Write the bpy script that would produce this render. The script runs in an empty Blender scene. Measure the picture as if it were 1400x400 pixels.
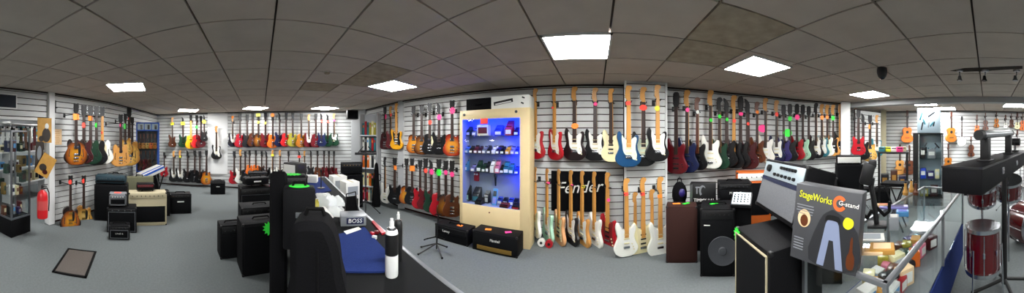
import bpy, bmesh, math, random
from mathutils import Vector, Matrix
random.seed(7)
S = bpy.context.scene
COL = S.collection
PI = math.pi
# ---------------------------------------------------------------- camera, world, exposure
EYE, CEIL = 1.58, 2.44
F, HOR, X0 = 325.0, 189.5, 815.0          # panorama: pixels per radian, eye-level row, column that looks along +Y
cam = bpy.data.cameras.new('camera'); camo = bpy.data.objects.new('camera', cam); COL.objects.link(camo)
cam.type = 'PANO'; cam.panorama_type = 'CENTRAL_CYLINDRICAL'
cam.central_cylindrical_range_u_min = -700 / F; cam.central_cylindrical_range_u_max = 700 / F
cam.central_cylindrical_range_v_min = -(400 - HOR) / F; cam.central_cylindrical_range_v_max = HOR / F
cam.central_cylindrical_radius = 1.0
cam.clip_start = 0.02; cam.clip_end = 60
camo.location = (0, 0, EYE); camo.rotation_euler = (PI / 2, 0, (X0 - 700) / F)
S.camera = camo
W = bpy.data.worlds.new('world'); S.world = W; W.use_nodes = True
W.node_tree.nodes['Background'].inputs[0].default_value = (.8, .85, .9, 1)
W.node_tree.nodes['Background'].inputs[1].default_value = .05
S.view_settings.view_transform = 'Standard'; S.view_settings.look = 'None'
S.view_settings.gamma = 1; S.view_settings.use_curve_mapping = False
S.view_settings.exposure = 0.0
LAMP = 60.0                                  # strength of the ceiling light panels
S.cycles.max_bounces = 6; S.cycles.diffuse_bounces = 4; S.cycles.transparent_max_bounces = 12
S.cycles.sample_clamp_indirect = 4
S.cycles.caustics_reflective = False; S.cycles.caustics_refractive = False

# ---------------------------------------------------------------- plan helpers
def az(px): return (px - X0) / F
def pol(px, D): a = az(px); return Vector((D * math.sin(a), D * math.cos(a), 0))
def zat(py, D): return EYE - (py - HOR) * D / F
def face(px): return -az(px)              # yaw that turns a front (-Y) towards the camera
def hit(px, poly, off=0.0):
    """where the sight line of a column meets a wall polyline: (distance, yaw facing the room)"""
    a = az(px); d = Vector((math.sin(a), math.cos(a)))
    for i in range(len(poly) - 1):
        p, q = Vector(poly[i]), Vector(poly[i + 1]); e = q - p
        den = d.x * e.y - d.y * e.x
        if abs(den) < 1e-9: continue
        t = (p.x * e.y - p.y * e.x) / den
        u = (p.x * d.y - p.y * d.x) / den
        if t > 0 and -1e-6 <= u <= 1 + 1e-6:
            n = Vector((e.y, -e.x)).normalized()
            if n.dot(d) > 0: n = -n
            return t - off / max(.25, -n.dot(d)), math.atan2(n.x, -n.y)
    raise ValueError('no wall at %s' % px)

# ---------------------------------------------------------------- materials
def lin(h):
    return tuple((lambda c: c / 12.92 if c <= .04045 else ((c + .055) / 1.055) ** 2.4)(int(h[i:i + 2], 16) / 255) for i in (0, 2, 4)) + (1,)
MATS = {}
def mat(key, hexc, rough=.5, metal=0.0, noise=0.0, nscale=20, bump=0.0, emit=0.0, coat=0.0):
    if key in MATS: return MATS[key]
    m = bpy.data.materials.new(key); m.use_nodes = True; MATS[key] = m
    nt = m.node_tree; b = nt.nodes['Principled BSDF']
    b.inputs['Base Color'].default_value = lin(hexc); b.inputs['Roughness'].default_value = rough
    b.inputs['Metallic'].default_value = metal; b.inputs['Coat Weight'].default_value = coat
    if rough > .6: b.inputs['Specular IOR Level'].default_value = .12
    if emit:
        b.inputs['Emission Color'].default_value = lin(hexc); b.inputs['Emission Strength'].default_value = emit
    if noise or bump:
        tc = nt.nodes.new('ShaderNodeTexCoord'); n = nt.nodes.new('ShaderNodeTexNoise')
        n.inputs['Scale'].default_value = nscale; n.inputs['Detail'].default_value = 5
        nt.links.new(tc.outputs['Object'], n.inputs['Vector'])
        if noise:
            mx = nt.nodes.new('ShaderNodeMix'); mx.data_type = 'RGBA'
            c = lin(hexc)
            mx.inputs[6].default_value = tuple(x * (1 - noise) for x in c[:3]) + (1,)
            mx.inputs[7].default_value = tuple(min(1, x * (1 + noise)) for x in c[:3]) + (1,)
            nt.links.new(n.outputs['Fac'], mx.inputs[0]); nt.links.new(mx.outputs[2], b.inputs['Base Color'])
        if bump:
            bp = nt.nodes.new('ShaderNodeBump'); bp.inputs['Strength'].default_value = bump; bp.inputs['Distance'].default_value = .01
            nt.links.new(n.outputs['Fac'], bp.inputs['Height']); nt.links.new(bp.outputs[0], b.inputs['Normal'])
    return m
def burst(key, inner, mid, outer):
    """sunburst finish: clear centre shading to a dark rim"""
    m = bpy.data.materials.new(key); m.use_nodes = True; MATS[key] = m
    nt = m.node_tree; b = nt.nodes['Principled BSDF']; b.inputs['Roughness'].default_value = .22; b.inputs['Coat Weight'].default_value = .4
    tc = nt.nodes.new('ShaderNodeTexCoord'); mp = nt.nodes.new('ShaderNodeMapping'); mp.vector_type = 'POINT'
    mp.inputs['Location'].default_value = (0, 0, -.80); mp.inputs['Scale'].default_value = (5.3, 0, 4.6)
    g = nt.nodes.new('ShaderNodeVectorMath'); g.operation = 'LENGTH'; r = nt.nodes.new('ShaderNodeValToRGB')
    e = r.color_ramp.elements; e[0].position = .35; e[0].color = lin(inner); e[1].position = 1.0; e[1].color = lin(outer)
    k = e.new(.72); k.color = lin(mid)
    nt.links.new(tc.outputs['Object'], mp.inputs[0]); nt.links.new(mp.outputs[0], g.inputs[0])
    nt.links.new(g.outputs['Value'], r.inputs[0]); nt.links.new(r.outputs[0], b.inputs['Base Color'])
    return m
def glass(key, tint=(1, 1, 1), refl=.12):
    m = bpy.data.materials.new(key); m.use_nodes = True; MATS[key] = m
    nt = m.node_tree; nt.nodes.remove(nt.nodes['Principled BSDF']); o = nt.nodes['Material Output']
    t = nt.nodes.new('ShaderNodeBsdfTransparent'); t.inputs[0].default_value = tint + (1,)
    g = nt.nodes.new('ShaderNodeBsdfGlossy'); g.inputs['Roughness'].default_value = .03; g.inputs[0].default_value = (.9, .95, .95, 1)
    x = nt.nodes.new('ShaderNodeMixShader'); fr = nt.nodes.new('ShaderNodeLayerWeight'); fr.inputs[0].default_value = .35; pw = nt.nodes.new('ShaderNodeMath'); pw.operation = 'MULTIPLY_ADD'; pw.inputs[1].default_value = refl * 3.0; pw.inputs[2].default_value = .02; pq = nt.nodes.new('ShaderNodeMath'); pq.operation = 'POWER'; pq.inputs[1].default_value = 3.0
    nt.links.new(fr.outputs['Facing'], pq.inputs[0]); nt.links.new(pq.outputs[0], pw.inputs[0]); nt.links.new(pw.outputs[0], x.inputs[0]); nt.links.new(t.outputs[0], x.inputs[1]); nt.links.new(g.outputs[0], x.inputs[2])
    nt.links.new(x.outputs[0], o.inputs[0])
    return m
P = dict(rough=.28, coat=.12)
PG_K = .87                                  # pickguards stop well inside the body edge
for k, h in dict(black='0b0b0d', red='a3101f', dkred='5d0d16', white='e6e6dc', cream='e8dfae', blue='123f66', mint='a5d2b4', navy='101a3e',
                 orange='d8681c', amber='a86416', yellow='e8a415', natural='c98f4a', brown='4a2410', green='123322', walnut='5b2f17',
                 teal='2b6d78', purple='2c2460', brightred='c81d22', peach='d39a66', olive='a39a35', maroon='3c1014', charcoal='1b1c20', plum='190b0d').items():
    mat('finish_' + k, h, **P)
burst('finish_sunburst', 'c5851f', 'a3561a', '1d0c08'); burst('finish_cherryburst', 'd9902a', 'a8371a', '5e130f')
burst('finish_tobacco', '94601f', '5a2f12', '130a07'); burst('finish_honey', 'd8b060', 'c79a48', '9c6a2a')
M = lambda k: MATS[k]
mat('pg_white', 'e3e3dd', .35); mat('pg_black', '101012', .3); mat('pg_mint', 'cfdcc4', .35); mat('pg_cream', 'd9cfa6', .4); mat('pg_red', '6e1a1c', .3)
mat('maple', 'c08a45', .4, noise=.15, nscale=9); mat('rosewood', '2a1810', .5, noise=.3, nscale=14); mat('chrome', 'b9bcc0', .25, 1.0)
mat('mahogany', '4b2213', .4); mat('black_plastic', '060607', .5); mat('black_vinyl', '0c0c0e', .62, bump=.25, nscale=220)
mat('grille_cloth', '0b0c0e', .85, noise=.4, nscale=160); mat('black_fabric', '08080a', .9, bump=.3, nscale=120); mat('grey_cloth', '6d6f72', .95, noise=.25, nscale=120)
mat('gold', '9a7a3a', .35, .7); mat('white_paint', 'd9dad8', .5); mat('steel', '8d9094', .3, .9); mat('rubber', '0a0a0a', .8)
mat('paper', 'dcdcd6', .7); mat('cream_tolex', 'b3a98c', .7, bump=.2, nscale=160); mat('dark_screen', '1b222c', .2)
mat('tag_orange', 'ff8a2a', .6); mat('tag_pink', 'ff3f8c', .6); mat('tag_green', '2fe03a', .6); mat('tag_yellow', 'e8e23a', .6); mat('tag_red', 'ff4a3a', .6); mat('tag_white', 'e8e8e0', .6)
mat('carpet', '646969', .97, noise=.22, nscale=38, bump=.25)
mat('wall_plain', 'a9abac', .7, noise=.03, nscale=3); mat('slat', 'c3c5c3', .5, noise=.05, nscale=2); mat('groove', '2b1312', .7)
mat('ceiling_tile', 'c2b8ad', .95, noise=.12, nscale=5); mat('ceiling_gap', '5a504a', .9); mat('ceiling_stain', 'a59a88', .95, noise=.4, nscale=9)
mat('lamp_panel', 'ffffff', .5, emit=LAMP)
glass('pane', (.96, .98, .98)); glass('dark_pane', (.75, .8, .8), .2)

# ---------------------------------------------------------------- mesh helpers
class MB:
    def __init__(s): s.bm = bmesh.new()
    def _mark(s, faces, mi):
        for f in faces: f.material_index = mi
    def box(s, c, size, mi=0, bev=0.0, rot=None):
        bm = bmesh.new(); bmesh.ops.create_cube(bm, size=1)
        bmesh.ops.scale(bm, vec=size, verts=bm.verts)
        if bev: bmesh.ops.bevel(bm, geom=bm.edges[:], offset=min(bev, min(size) * .45), segments=2, affect='EDGES', profile=.5)
        if rot is not None: bmesh.ops.rotate(bm, cent=(0, 0, 0), matrix=rot, verts=bm.verts)
        bmesh.ops.translate(bm, vec=c, verts=bm.verts)
        s._join(bm, mi); return s
    def _join(s, bm, mi):
        s._mark(bm.faces, mi); me = bpy.data.meshes.new('t'); bm.to_mesh(me); bm.free(); s.bm.from_mesh(me); bpy.data.meshes.remove(me)
    def cyl(s, a, b, r, mi=0, r2=None, n=14):
        a, b = Vector(a), Vector(b); d = b - a
        bm = bmesh.new(); bmesh.ops.create_cone(bm, cap_ends=True, segments=n, radius1=r, radius2=r if r2 is None else r2, depth=d.length)
        bmesh.ops.rotate(bm, cent=(0, 0, 0), matrix=d.to_track_quat('Z', 'Y').to_matrix(), verts=bm.verts)
        bmesh.ops.translate(bm, vec=(a + b) / 2, verts=bm.verts); s._join(bm, mi); return s
    def tube(s, pts, r, mi=0, n=8):
        for i in range(len(pts) - 1): s.cyl(pts[i], pts[i + 1], r, mi, n=n)
        for p in pts[1:-1]: s.ball(p, (r, r, r), mi, 8)
        return s
    def ball(s, c, rad, mi=0, n=14):
        bm = bmesh.new(); bmesh.ops.create_uvsphere(bm, u_segments=n, v_segments=max(6, n // 2), radius=1)
        bmesh.ops.scale(bm, vec=rad, verts=bm.verts); bmesh.ops.translate(bm, vec=c, verts=bm.verts); s._join(bm, mi); return s
    def lathe(s, prof, c=(0, 0, 0), mi=0, n=24):
        bm = bmesh.new(); rings = []
        for r, z in prof: rings.append([bm.verts.new((c[0] + r * math.cos(2 * PI * k / n), c[1] + r * math.sin(2 * PI * k / n), c[2] + z)) for k in range(n)])
        for a, b in zip(rings, rings[1:]):
            for k in range(n): bm.faces.new((a[k], a[(k + 1) % n], b[(k + 1) % n], b[k]))
        bm.faces.new(rings[0][::-1]); bm.faces.new(rings[-1]); s._join(bm, mi); return s
    def slab(s, pts, y0, y1, r=0.0, mi=0):
        """outline in (x, z) given depth from y0 (front) to y1 (back), edges rounded by r"""
        A = sum(p[0] * q[1] - q[0] * p[1] for p, q in zip(pts, pts[1:] + pts[:1]))
        if A < 0: pts = pts[::-1]
        n = len(pts); ins = []
        for i in range(n):
            a, b = Vector(pts[i - 1]), Vector(pts[(i + 1) % n]); t = (b - a)
            nn = Vector((-t.y, t.x)); nn = nn.normalized() if nn.length > 1e-9 else Vector((0, 0))
            ins.append((pts[i][0] + nn.x * r, pts[i][1] + nn.y * r))
        bm = bmesh.new()
        lay = [(pts, y0), (pts, y1)] if r <= 0 else [(ins, y0), (pts, y0 + r * .8), (pts, y1 - r * .8), (ins, y1)]
        R = [[bm.verts.new((p[0], y, p[1])) for p in L] for L, y in lay]
        for a, b in zip(R, R[1:]):
            for k in range(n): bm.faces.new((a[k], b[k], b[(k + 1) % n], a[(k + 1) % n]))
        bm.faces.new(R[0]); bm.faces.new(R[-1][::-1])
        bmesh.ops.recalc_face_normals(bm, faces=bm.faces); s._join(bm, mi); return s
    def mesh(s, name, smooth=True):
        me = bpy.data.meshes.new(name); s.bm.to_mesh(me); s.bm.free()
        if smooth:
            for p in me.polygons: p.use_smooth = len(p.vertices) <= 4
            me.set_sharp_from_angle(angle=.6)
        return me
def curve(pts, n=4, closed=True):
    out = []; N = len(pts)
    for i in range(N):
        p0, p1, p2, p3 = (Vector(pts[(i + k - 1) % N]) for k in range(4))
        for j in range(n):
            t = j / n
            q = .5 * ((2 * p1) + (p2 - p0) * t + (2 * p0 - 5 * p1 + 4 * p2 - p3) * t * t + (3 * p1 - p0 - 3 * p2 + p3) * t ** 3)
            out.append((q.x, q.y))
    return out
def cm(pts): return [(x / 100, z / 100) for x, z in pts]

def link(name, me, mats, parent=None, loc=None, rot=None, label=None):
    """one mesh object; mats is one material or a list; the mesh may be shared"""
    o = bpy.data.objects.new(name, me); COL.objects.link(o)
    mats = mats if isinstance(mats, (list, tuple)) else [mats]
    while len(me.materials) < len(mats): me.materials.append(None)
    for i, m in enumerate(mats):
        o.material_slots[i].link = 'OBJECT'; o.material_slots[i].material = m
    if parent is not None: o.parent = parent
    if loc is not None: o.location = loc
    if rot is not None: o.rotation_euler = rot
    if label: o['label'] = label
    return o
def thing(name, label, cat, loc=(0, 0, 0), yaw=0.0, group=None, pitch=0.0, scale=1.0, roll=0.0):
    o = bpy.data.objects.new(name, None); COL.objects.link(o); o.empty_display_size = .05
    o.location = loc; o.rotation_euler = (pitch, roll, yaw); o.scale = (scale,) * 3
    o['label'] = label; o['category'] = cat
    if group: o['group'] = group
    return o
def tag(o, label, cat, group=None):
    o['label'] = label; o['category'] = cat
    if group: o['group'] = group
    return o
def struct(name, mb, mats, smooth=False):
    o = link(name, mb.mesh(name, smooth), mats); o['kind'] = 'structure'; return o
def part(name, mb, mats, parent, label=None, loc=None, rot=None):
    return link(name, mb.mesh(name), mats, parent, loc, rot, label)
def lettering(name, text, size, m, parent, loc, shear=0.0, width=None, rot=(PI / 2, 0, 0), thick=.0015, label=None):
    """writing that stands on a surface, facing -Y, centred on loc"""
    cu = bpy.data.curves.new('t', 'FONT'); cu.body = text; cu.size = size; cu.align_x = 'CENTER'; cu.align_y = 'CENTER'
    cu.shear = shear; cu.extrude = thick; cu.resolution_u = 3
    t = bpy.data.objects.new('t', cu); COL.objects.link(t); bpy.context.view_layer.update()
    me = bpy.data.meshes.new_from_object(t.evaluated_get(bpy.context.evaluated_depsgraph_get())); bpy.data.objects.remove(t)
    me.materials.clear()
    if width:
        xs = [v.co.x for v in me.vertices]; k = width / max(1e-6, max(xs) - min(xs))
        for v in me.vertices: v.co.x *= k
    return link(name, me, m, parent, loc, rot, label)
MC = {}
def cached(key, fn):
    if key not in MC: MC[key] = fn()
    return MC[key]
ORD = 'zeroth first second third fourth fifth sixth seventh eighth ninth tenth eleventh twelfth thirteenth fourteenth fifteenth sixteenth seventeenth eighteenth nineteenth twentieth'.split()

# ---------------------------------------------------------------- the room
LONG = [(-6.25, 4.05), (-3.95, 3.70), (-1.4, 3.76), (1.3, 3.79), (2.4, 3.76), (3.84, 3.47), (5.02, 2.93)]
BACK = [(-8.12, -2.3), (-7.80, -.11), (-7.28, 1.6), (-6.25, 4.05)]
LEFT = [(-1.1, -3.46), (-2.5, -3.15), (-3.40, -2.92), (-4.87, -2.58), (-8.12, -2.3)]
RECESS = [(5.02, 2.93), (5.1, 3.45), (7.02, 3.45)]
RIGHT = [(7.02, 3.45), (7.10, 2.6), (7.42, -1.7), (7.42, -4.6)]
OUTER = [(-7.6, -2.4), (-7.6, -6.4), (3.0, -6.4)]
def slatwall(name, poly, z0, z1, first=.04, pitch=.1075):
    mb = MB()
    for (p, q) in zip(poly, poly[1:]):
        p, q = Vector(p + (0,)), Vector(q + (0,)); e = q - p; L = e.length; e /= L
        n = Vector((e.y, -e.x, 0)); n = -n if n.dot(-(p + q) / 2) < 0 else n
        M3 = Matrix((e, n, (0, 0, 1))).transposed()
        mid = (p + q) / 2
        mb.box(mid - n * .035 + Vector((0, 0, (z0 + z1) / 2)), (L + .02, .03, z1 - z0), 1, rot=M3)
        z = first
        while z < z1 - .01:
            a, b = max(z, z0), min(z + pitch - .016, z1)
            if b > a + .005: mb.box(mid - n * .010 + Vector((0, 0, (a + b) / 2)), (L + .004, .02, b - a), 0, rot=M3)
            z += pitch
    return struct(name, mb, [M('slat'), M('groove')])
slatwall('wall_long', LONG, 0, CEIL)
slatwall('wall_back', BACK, 0, CEIL)
slatwall('wall_right', RIGHT, 0, CEIL)
slatwall('wall_recess', RECESS, 0, CEIL)
JD, JY = hit(76, LEFT); JP = pol(76, JD)
slatwall('wall_left', [(JP.x, JP.y), (-4.87, -2.58), (-8.12, -2.3)], 0, CEIL)
slatwall('wall_front', [(-1.1, -3.46), (-2.5, -3.15), (JP.x, JP.y)], 1.94, CEIL)
def plainwall(name, poly, z0, z1, m='wall_plain'):
    mb = MB()
    for (p, q) in zip(poly, poly[1:]):
        p, q = Vector(p + (0,)), Vector(q + (0,)); e = q - p; L = e.length; e /= L
        n = Vector((e.y, -e.x, 0)); mid = (p + q) / 2
        mb.box(mid + Vector((0, 0, (z0 + z1) / 2)), (L + .05, .06, z1 - z0), 0, rot=Matrix((e, n, (0, 0, 1))).transposed())
    return struct(name, mb, M(m))
plainwall('wall_rear', [(-1.1, -3.49), (-.6, -4.6), (7.45, -4.6)], 0, CEIL)
plainwall('wall_store', [(-8.1, -2.45), (-7.4, -5.9), (-.6, -5.9), (-.6, -4.6)], 0, CEIL)
struct('floor', MB().box((-.3, -1.0, -.05), (18, 12, .1)), M('carpet'))
# ceiling: square tiles with dark joints, following the slightly bent room
def bend(x, y):
    D = math.hypot(x, y)
    if D < 1e-6: return x, y
    a = math.atan2(x, y); xs = [-3.2, -2.17, -.975, -.3, 0, .5, 1.1, 3.2]; ys = [-3.0, -1.97, -.855, -.29, 0, .53, 1.2, 3.2]
    for i in range(7):
        if xs[i] <= a <= xs[i + 1]:
            t = (a - xs[i]) / (xs[i + 1] - xs[i]); b = ys[i] + t * (ys[i + 1] - ys[i]); break
    return D * math.sin(b), D * math.cos(b)
mb = MB(); T = .605; g = .0085
mb.box((-.3, -1.0, CEIL + .045), (18.2, 12.2, .03), 1)
random.seed(3)
stain = {(-6, 2), (-5, 2), (-6, 3), (1, 3), (-7, 1), (1, 2)}
for i in range(-15, 15):
    for j in range(-10, 8):
        x0, y0 = .105 + T * i, 2.53 - T * 4 + T * j
        q = [bend(x0 + g, y0 + g), bend(x0 + T - g, y0 + g), bend(x0 + T - g, y0 + T - g), bend(x0 + g, y0 + T - g)]
        if any(math.hypot(*p) < .05 for p in q): continue
        mi = 2 if (i, j) in stain else (3 if random.random() < .3 else 0)
        vs = [mb.bm.verts.new((p[0], p[1], z)) for z in (CEIL, CEIL + .02) for p in q]
        for f in ((3, 2, 1, 0), (4, 5, 6, 7), (0, 1, 5, 4), (1, 2, 6, 5), (2, 3, 7, 6), (3, 0, 4, 7)):
            mb.bm.faces.new([vs[k] for k in f]).material_index = mi
mat('ceiling_tile_aged', 'bdb4aa', .95, noise=.18, nscale=4)
bmesh.ops.recalc_face_normals(mb.bm, faces=mb.bm.faces)
struct('ceiling', mb, [M('ceiling_tile'), M('ceiling_gap'), M('ceiling_stain'), M('ceiling_tile_aged')])
# dropped beam where the second room starts, shadow line along the walls
a = Vector((4.98, 3.0, 0)); b = Vector((4.62, -4.5, 0)); e = (b - a).normalized()
struct('ceiling_beam', MB().box((a + b) / 2 + Vector((.1, 0, CEIL - .05)), ((b - a).length, .2, .13), rot=Matrix((e, Vector((-e.y, e.x, 0)), Vector((0, 0, 1)))).transposed()), M('wall_plain'))
def shadow_strip(name, poly, m):
    mb = MB()
    for (p, q) in zip(poly, poly[1:]):
        p, q = Vector(p + (0,)), Vector(q + (0,)); e = q - p; L = e.length; e /= L
        n = Vector((e.y, -e.x, 0)); n = -n if n.dot(-(p + q) / 2) < 0 else n
        mb.box((p + q) / 2 + n * .008 + Vector((0, 0, CEIL - .012)), (L, .016, .024), 0, rot=Matrix((e, n, (0, 0, 1))).transposed())
    return struct(name, mb, m)
mat('shadow_line', '2c2422', .7)  # dark strips painted in for the shade where walls meet the ceiling
shadow_strip('trim_shadow_1', LONG, M('shadow_line')); shadow_strip('trim_shadow_2', BACK, M('shadow_line')); shadow_strip('trim_shadow_3', LEFT, M('shadow_line')); shadow_strip('trim_shadow_4', RIGHT, M('shadow_line'))
# corner posts and pillars
def post(name, px, D, w, d, z0=0, z1=CEIL, m='white_paint', yaw=None):
    p = pol(px, D); y = face(px) if yaw is None else yaw
    o = struct(name, MB().box((0, 0, (z0 + z1) / 2), (w, d, z1 - z0), 0, .006), M(m)); o.location = p; o.rotation_euler = (0, 0, y); return o
def slatpillar(name, pxa, pxb, Y, d):
    xa, xb = Y * math.tan(az(pxa)), Y * math.tan(az(pxb)); mb = MB(); w = xb - xa
    mb.box(((xa + xb) / 2, Y + d / 2 + .02, CEIL / 2), (w - .02, d - .02, CEIL), 1)
    z = .04
    while z < CEIL - .02:
        b = min(z + .0945, CEIL); mb.box(((xa + xb) / 2, Y + .01, (z + b) / 2), (w - .03, .02, b - z), 0); z += .1075
    for x in (xa + .012, xb - .012): mb.box((x, Y + .02, CEIL / 2), (.028, .06, CEIL), 2)
    struct(name, mb, [M('slat'), M('groove'), M('white_paint')]); return xa, xb
PILY = 3.50
slatpillar('pillar_slatted', 854, 912, PILY, .29)
post('pillar_left_corner', 146, 5.72, .09, .1)
post('pillar_long_corner', 549, 5.47, .16, .2, m='wall_plain')
post('pillar_back_corner', 490, 7.1, .42, .3, m='wall_plain')
post('pillar_room_end', 1156, 5.58, .22, .2)
post('pillar_far_room', 1208, 7.2, .16, .2, m='cream_tolex')
jd = JD - .03
post('pillar_doorway', 68, jd - .02, .13, .16, yaw=JY)
post('trim_doorway_head', 20, 4.05, 1.3, .12, 1.90, 1.95, yaw=JY)
# plain white panel on the far end wall
d, y = hit(297.5, BACK, .03)
o = struct('wall_panel', MB().box((0, 0, 0), (.66, .03, 2.42 - .43)), M('white_paint')); o.location = pol(297.5, d) + Vector((0, 0, 1.43)); o.rotation_euler = (0, 0, y)

# ---------------------------------------------------------------- ceiling lights
def light(px, py, rot, label, s=.6):
    D = (CEIL - EYE) * F / (HOR - py) if py else px
    p = pol(px, D) if py else Vector((rot[0], rot[1], 0)); r = rot if py else 0
    t = thing('ceiling_light', label, 'light', (p.x, p.y, CEIL - .012), r, 'square ceiling light panels')
    fr = MB()
    for sx, sy, w, h in ((0, 1, s, .02), (0, -1, s, .02), (1, 0, .02, s), (-1, 0, .02, s)): fr.box((sx * (s / 2 - .01), sy * (s / 2 - .01), .004), (w, h, .016))
    part('frame', fr, M('white_paint'), t)
    part('diffuser', MB().box((0, 0, .004), (s - .04, s - .04, .008)), M('lamp_panel'), t)
light(791, 64, 0, 'large bright ceiling panel above the red guitars beside the pedal cabinet')
light(1035, 91, .02, 'bright ceiling panel above the row of basses on the long wall')
light(1189, 128.7, -.22, 'ceiling panel past the black dome camera towards the second room')
light(537, 117, .12, 'ceiling panel in front of the accessory rack corner')
light(173.5, 118.3, .24, 'ceiling panel above the natural guitars and the cream amp')
light(257, 150.3, .28, 'thin looking ceiling panel before the far end wall, beside the glass case')
light(349, 147.3, .28, 'ceiling panel before the end wall, just past the white wall panel')
light(444, 147.3, .25, 'ceiling panel before the end wall, closest to the corner loudspeaker')
light(1264, 141, .0, 'ceiling panel beyond the beam above the board of tool pictures')
light(1292, 147.8, .0, 'small distant ceiling panel just behind the board of tool pictures')
light(1397, 136, .0, 'ceiling panel of the second room above the ukuleles')
light(1388, 143.5, .0, 'lower looking ceiling panel of the second room near the ukuleles')
for x, y in ((.1, .3), (.2, -2.2), (2.6, -2.3), (-2.4, -4.4), (-5.0, -4.3), (5.9, -3.0)):  # extra panels added out of view to brighten the rooms
    light(0, 0, (x, y), 'added unseen ceiling light panel that brightens the shop')

# ---------------------------------------------------------------- guitars
def mir(half): return half + [(-x, z) for x, z in half[::-1] if abs(x) > 1e-6]
BODY = dict(
 strat=[(0, 0), (-8, .8), (-14.5, 5.5), (-16, 12), (-13, 19), (-11.3, 24), (-12.6, 30), (-14, 36), (-13.2, 41), (-11.2, 43), (-9, 40.5), (-7, 36), (-3, 34), (3, 34), (5.5, 34.3), (7.8, 36.8), (10.2, 38.6), (12.3, 36.8), (12.3, 32), (10.8, 27), (10.7, 23), (13, 17), (15.8, 11), (14, 5), (8, .8)],
 single=[(0, 0), (-9.5, .8), (-15.5, 6), (-16.5, 12.5), (-13.6, 20), (-11.5, 25), (-12, 31), (-10.5, 36), (-6.5, 38.5), (-2.5, 38.8), (2, 38), (3.8, 35), (6.2, 33.6), (8.8, 35.8), (11, 36.2), (11.8, 33), (11.4, 28), (11.2, 25), (13.6, 19.5), (16.5, 12.5), (15.5, 6), (9.5, .8)],
 tele=[(0, 0), (-9, .6), (-15, 5), (-16, 12), (-13, 19.5), (-11.8, 25), (-13.2, 32), (-11.5, 37.5), (-7, 39), (-3, 38), (3, 36.5), (5, 33.8), (7.4, 35.6), (9.6, 37), (12, 35.8), (12.4, 31), (11, 26), (12, 20), (15.8, 12), (15, 5), (9, .6)],
 horned=mir([(0, 0), (9, .8), (15, 6), (16, 12), (13, 19), (11.2, 24), (12.4, 30), (12.6, 35), (11, 39.5), (8.5, 38), (6.5, 35), (3, 33.5)]),
 hollow=mir([(0, 0), (11, 1), (19, 7), (20.5, 14), (17, 21.5), (14.2, 27), (15, 33), (14, 39), (10.5, 42), (7.5, 40), (5.5, 36.5), (3, 36)]),
 arch=[(0, 0), (-11, 1), (-19, 7), (-20.5, 14), (-17, 22), (-14, 28), (-14.6, 35), (-12.5, 41), (-7.5, 44.5), (-2.5, 45), (2.5, 42), (4.5, 38), (8, 37), (12, 39.5), (14, 38), (14.4, 33), (14.4, 27), (17, 21.5), (20.5, 14), (19, 7), (11, 1)],
 bass=[(0, 0), (-9, 1), (-15.5, 6), (-17, 13), (-14, 21), (-12, 27), (-13.2, 34), (-15, 41), (-14.4, 47.5), (-12, 50), (-9.6, 47), (-7.4, 41), (-3, 37), (3, 37), (5.5, 38), (8, 41), (10.6, 42.6), (12.8, 40.4), (12.8, 35), (11.2, 29), (11.4, 24), (13.8, 18), (16.8, 11.5), (15, 5), (9, .6)],
 acoustic=mir([(0, 0), (10, .8), (18, 6), (19.5, 13), (16.5, 20), (12.6, 26), (12.6, 31), (14.5, 37), (14, 43), (9.5, 47.5), (3, 48.5)]),
 violin=mir([(0, 0), (6, .5), (10, 4), (10.4, 8), (8.6, 11), (7.2, 12.8), (6, 15.5), (5.8, 18.5), (7, 20.8), (8.2, 22.5), (8.4, 27), (6.5, 32), (2.5, 35.2)]),
 ukulele=mir([(0, 0), (5.5, .4), (9, 3.5), (9.6, 7.5), (8, 11.5), (6.6, 14), (7, 18), (7, 21.5), (4.8, 24.5), (1.5, 25.2)]),
)
PG = dict(
 strat=[(-10, 38.5), (-8.4, 37), (-6.4, 34.6), (-3, 33), (3, 33), (6, 35), (9.4, 36), (11, 33.5), (9.4, 26), (9.6, 20.5), (11.4, 14.5), (10, 9), (5.5, 9.5), (2.5, 14), (-4.5, 14.6), (-8.2, 19.5), (-9, 26), (-10.2, 32.5)],
 bass=[(-10.6, 44), (-8.6, 42), (-6.6, 38), (-3, 36), (3, 36), (6, 38), (9.5, 39.5), (11.2, 36.5), (9.8, 29), (10, 23), (12, 16), (11, 8), (6, 8), (2.5, 15), (-4.5, 16), (-8.6, 22), (-9.4, 30), (-11, 38)],
 single=[(3.4, 34), (6.2, 32), (9, 33), (9.6, 27), (8.6, 22), (10, 17), (7.4, 14.5), (3.6, 17)],
 tele=[(-9, 35.5), (-4, 36.5), (3, 35.5), (5, 32.5), (9.6, 34.2), (10.4, 30), (8.6, 24), (9.2, 18), (5, 17.5), (2.6, 19.5), (-4.4, 20), (-8, 25), (-9.8, 31)],
 arch=[(3.4, 36), (7, 35), (9, 32), (8, 20), (4, 18), (3.4, 24)],
)
PG['horned'] = [(x * .98, z - 1) for x, z in PG['strat'] if z < 40]
PG['hollow'] = [(3.4, 35), (6.5, 34), (8.4, 29), (7.6, 17), (4, 15)]
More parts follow.
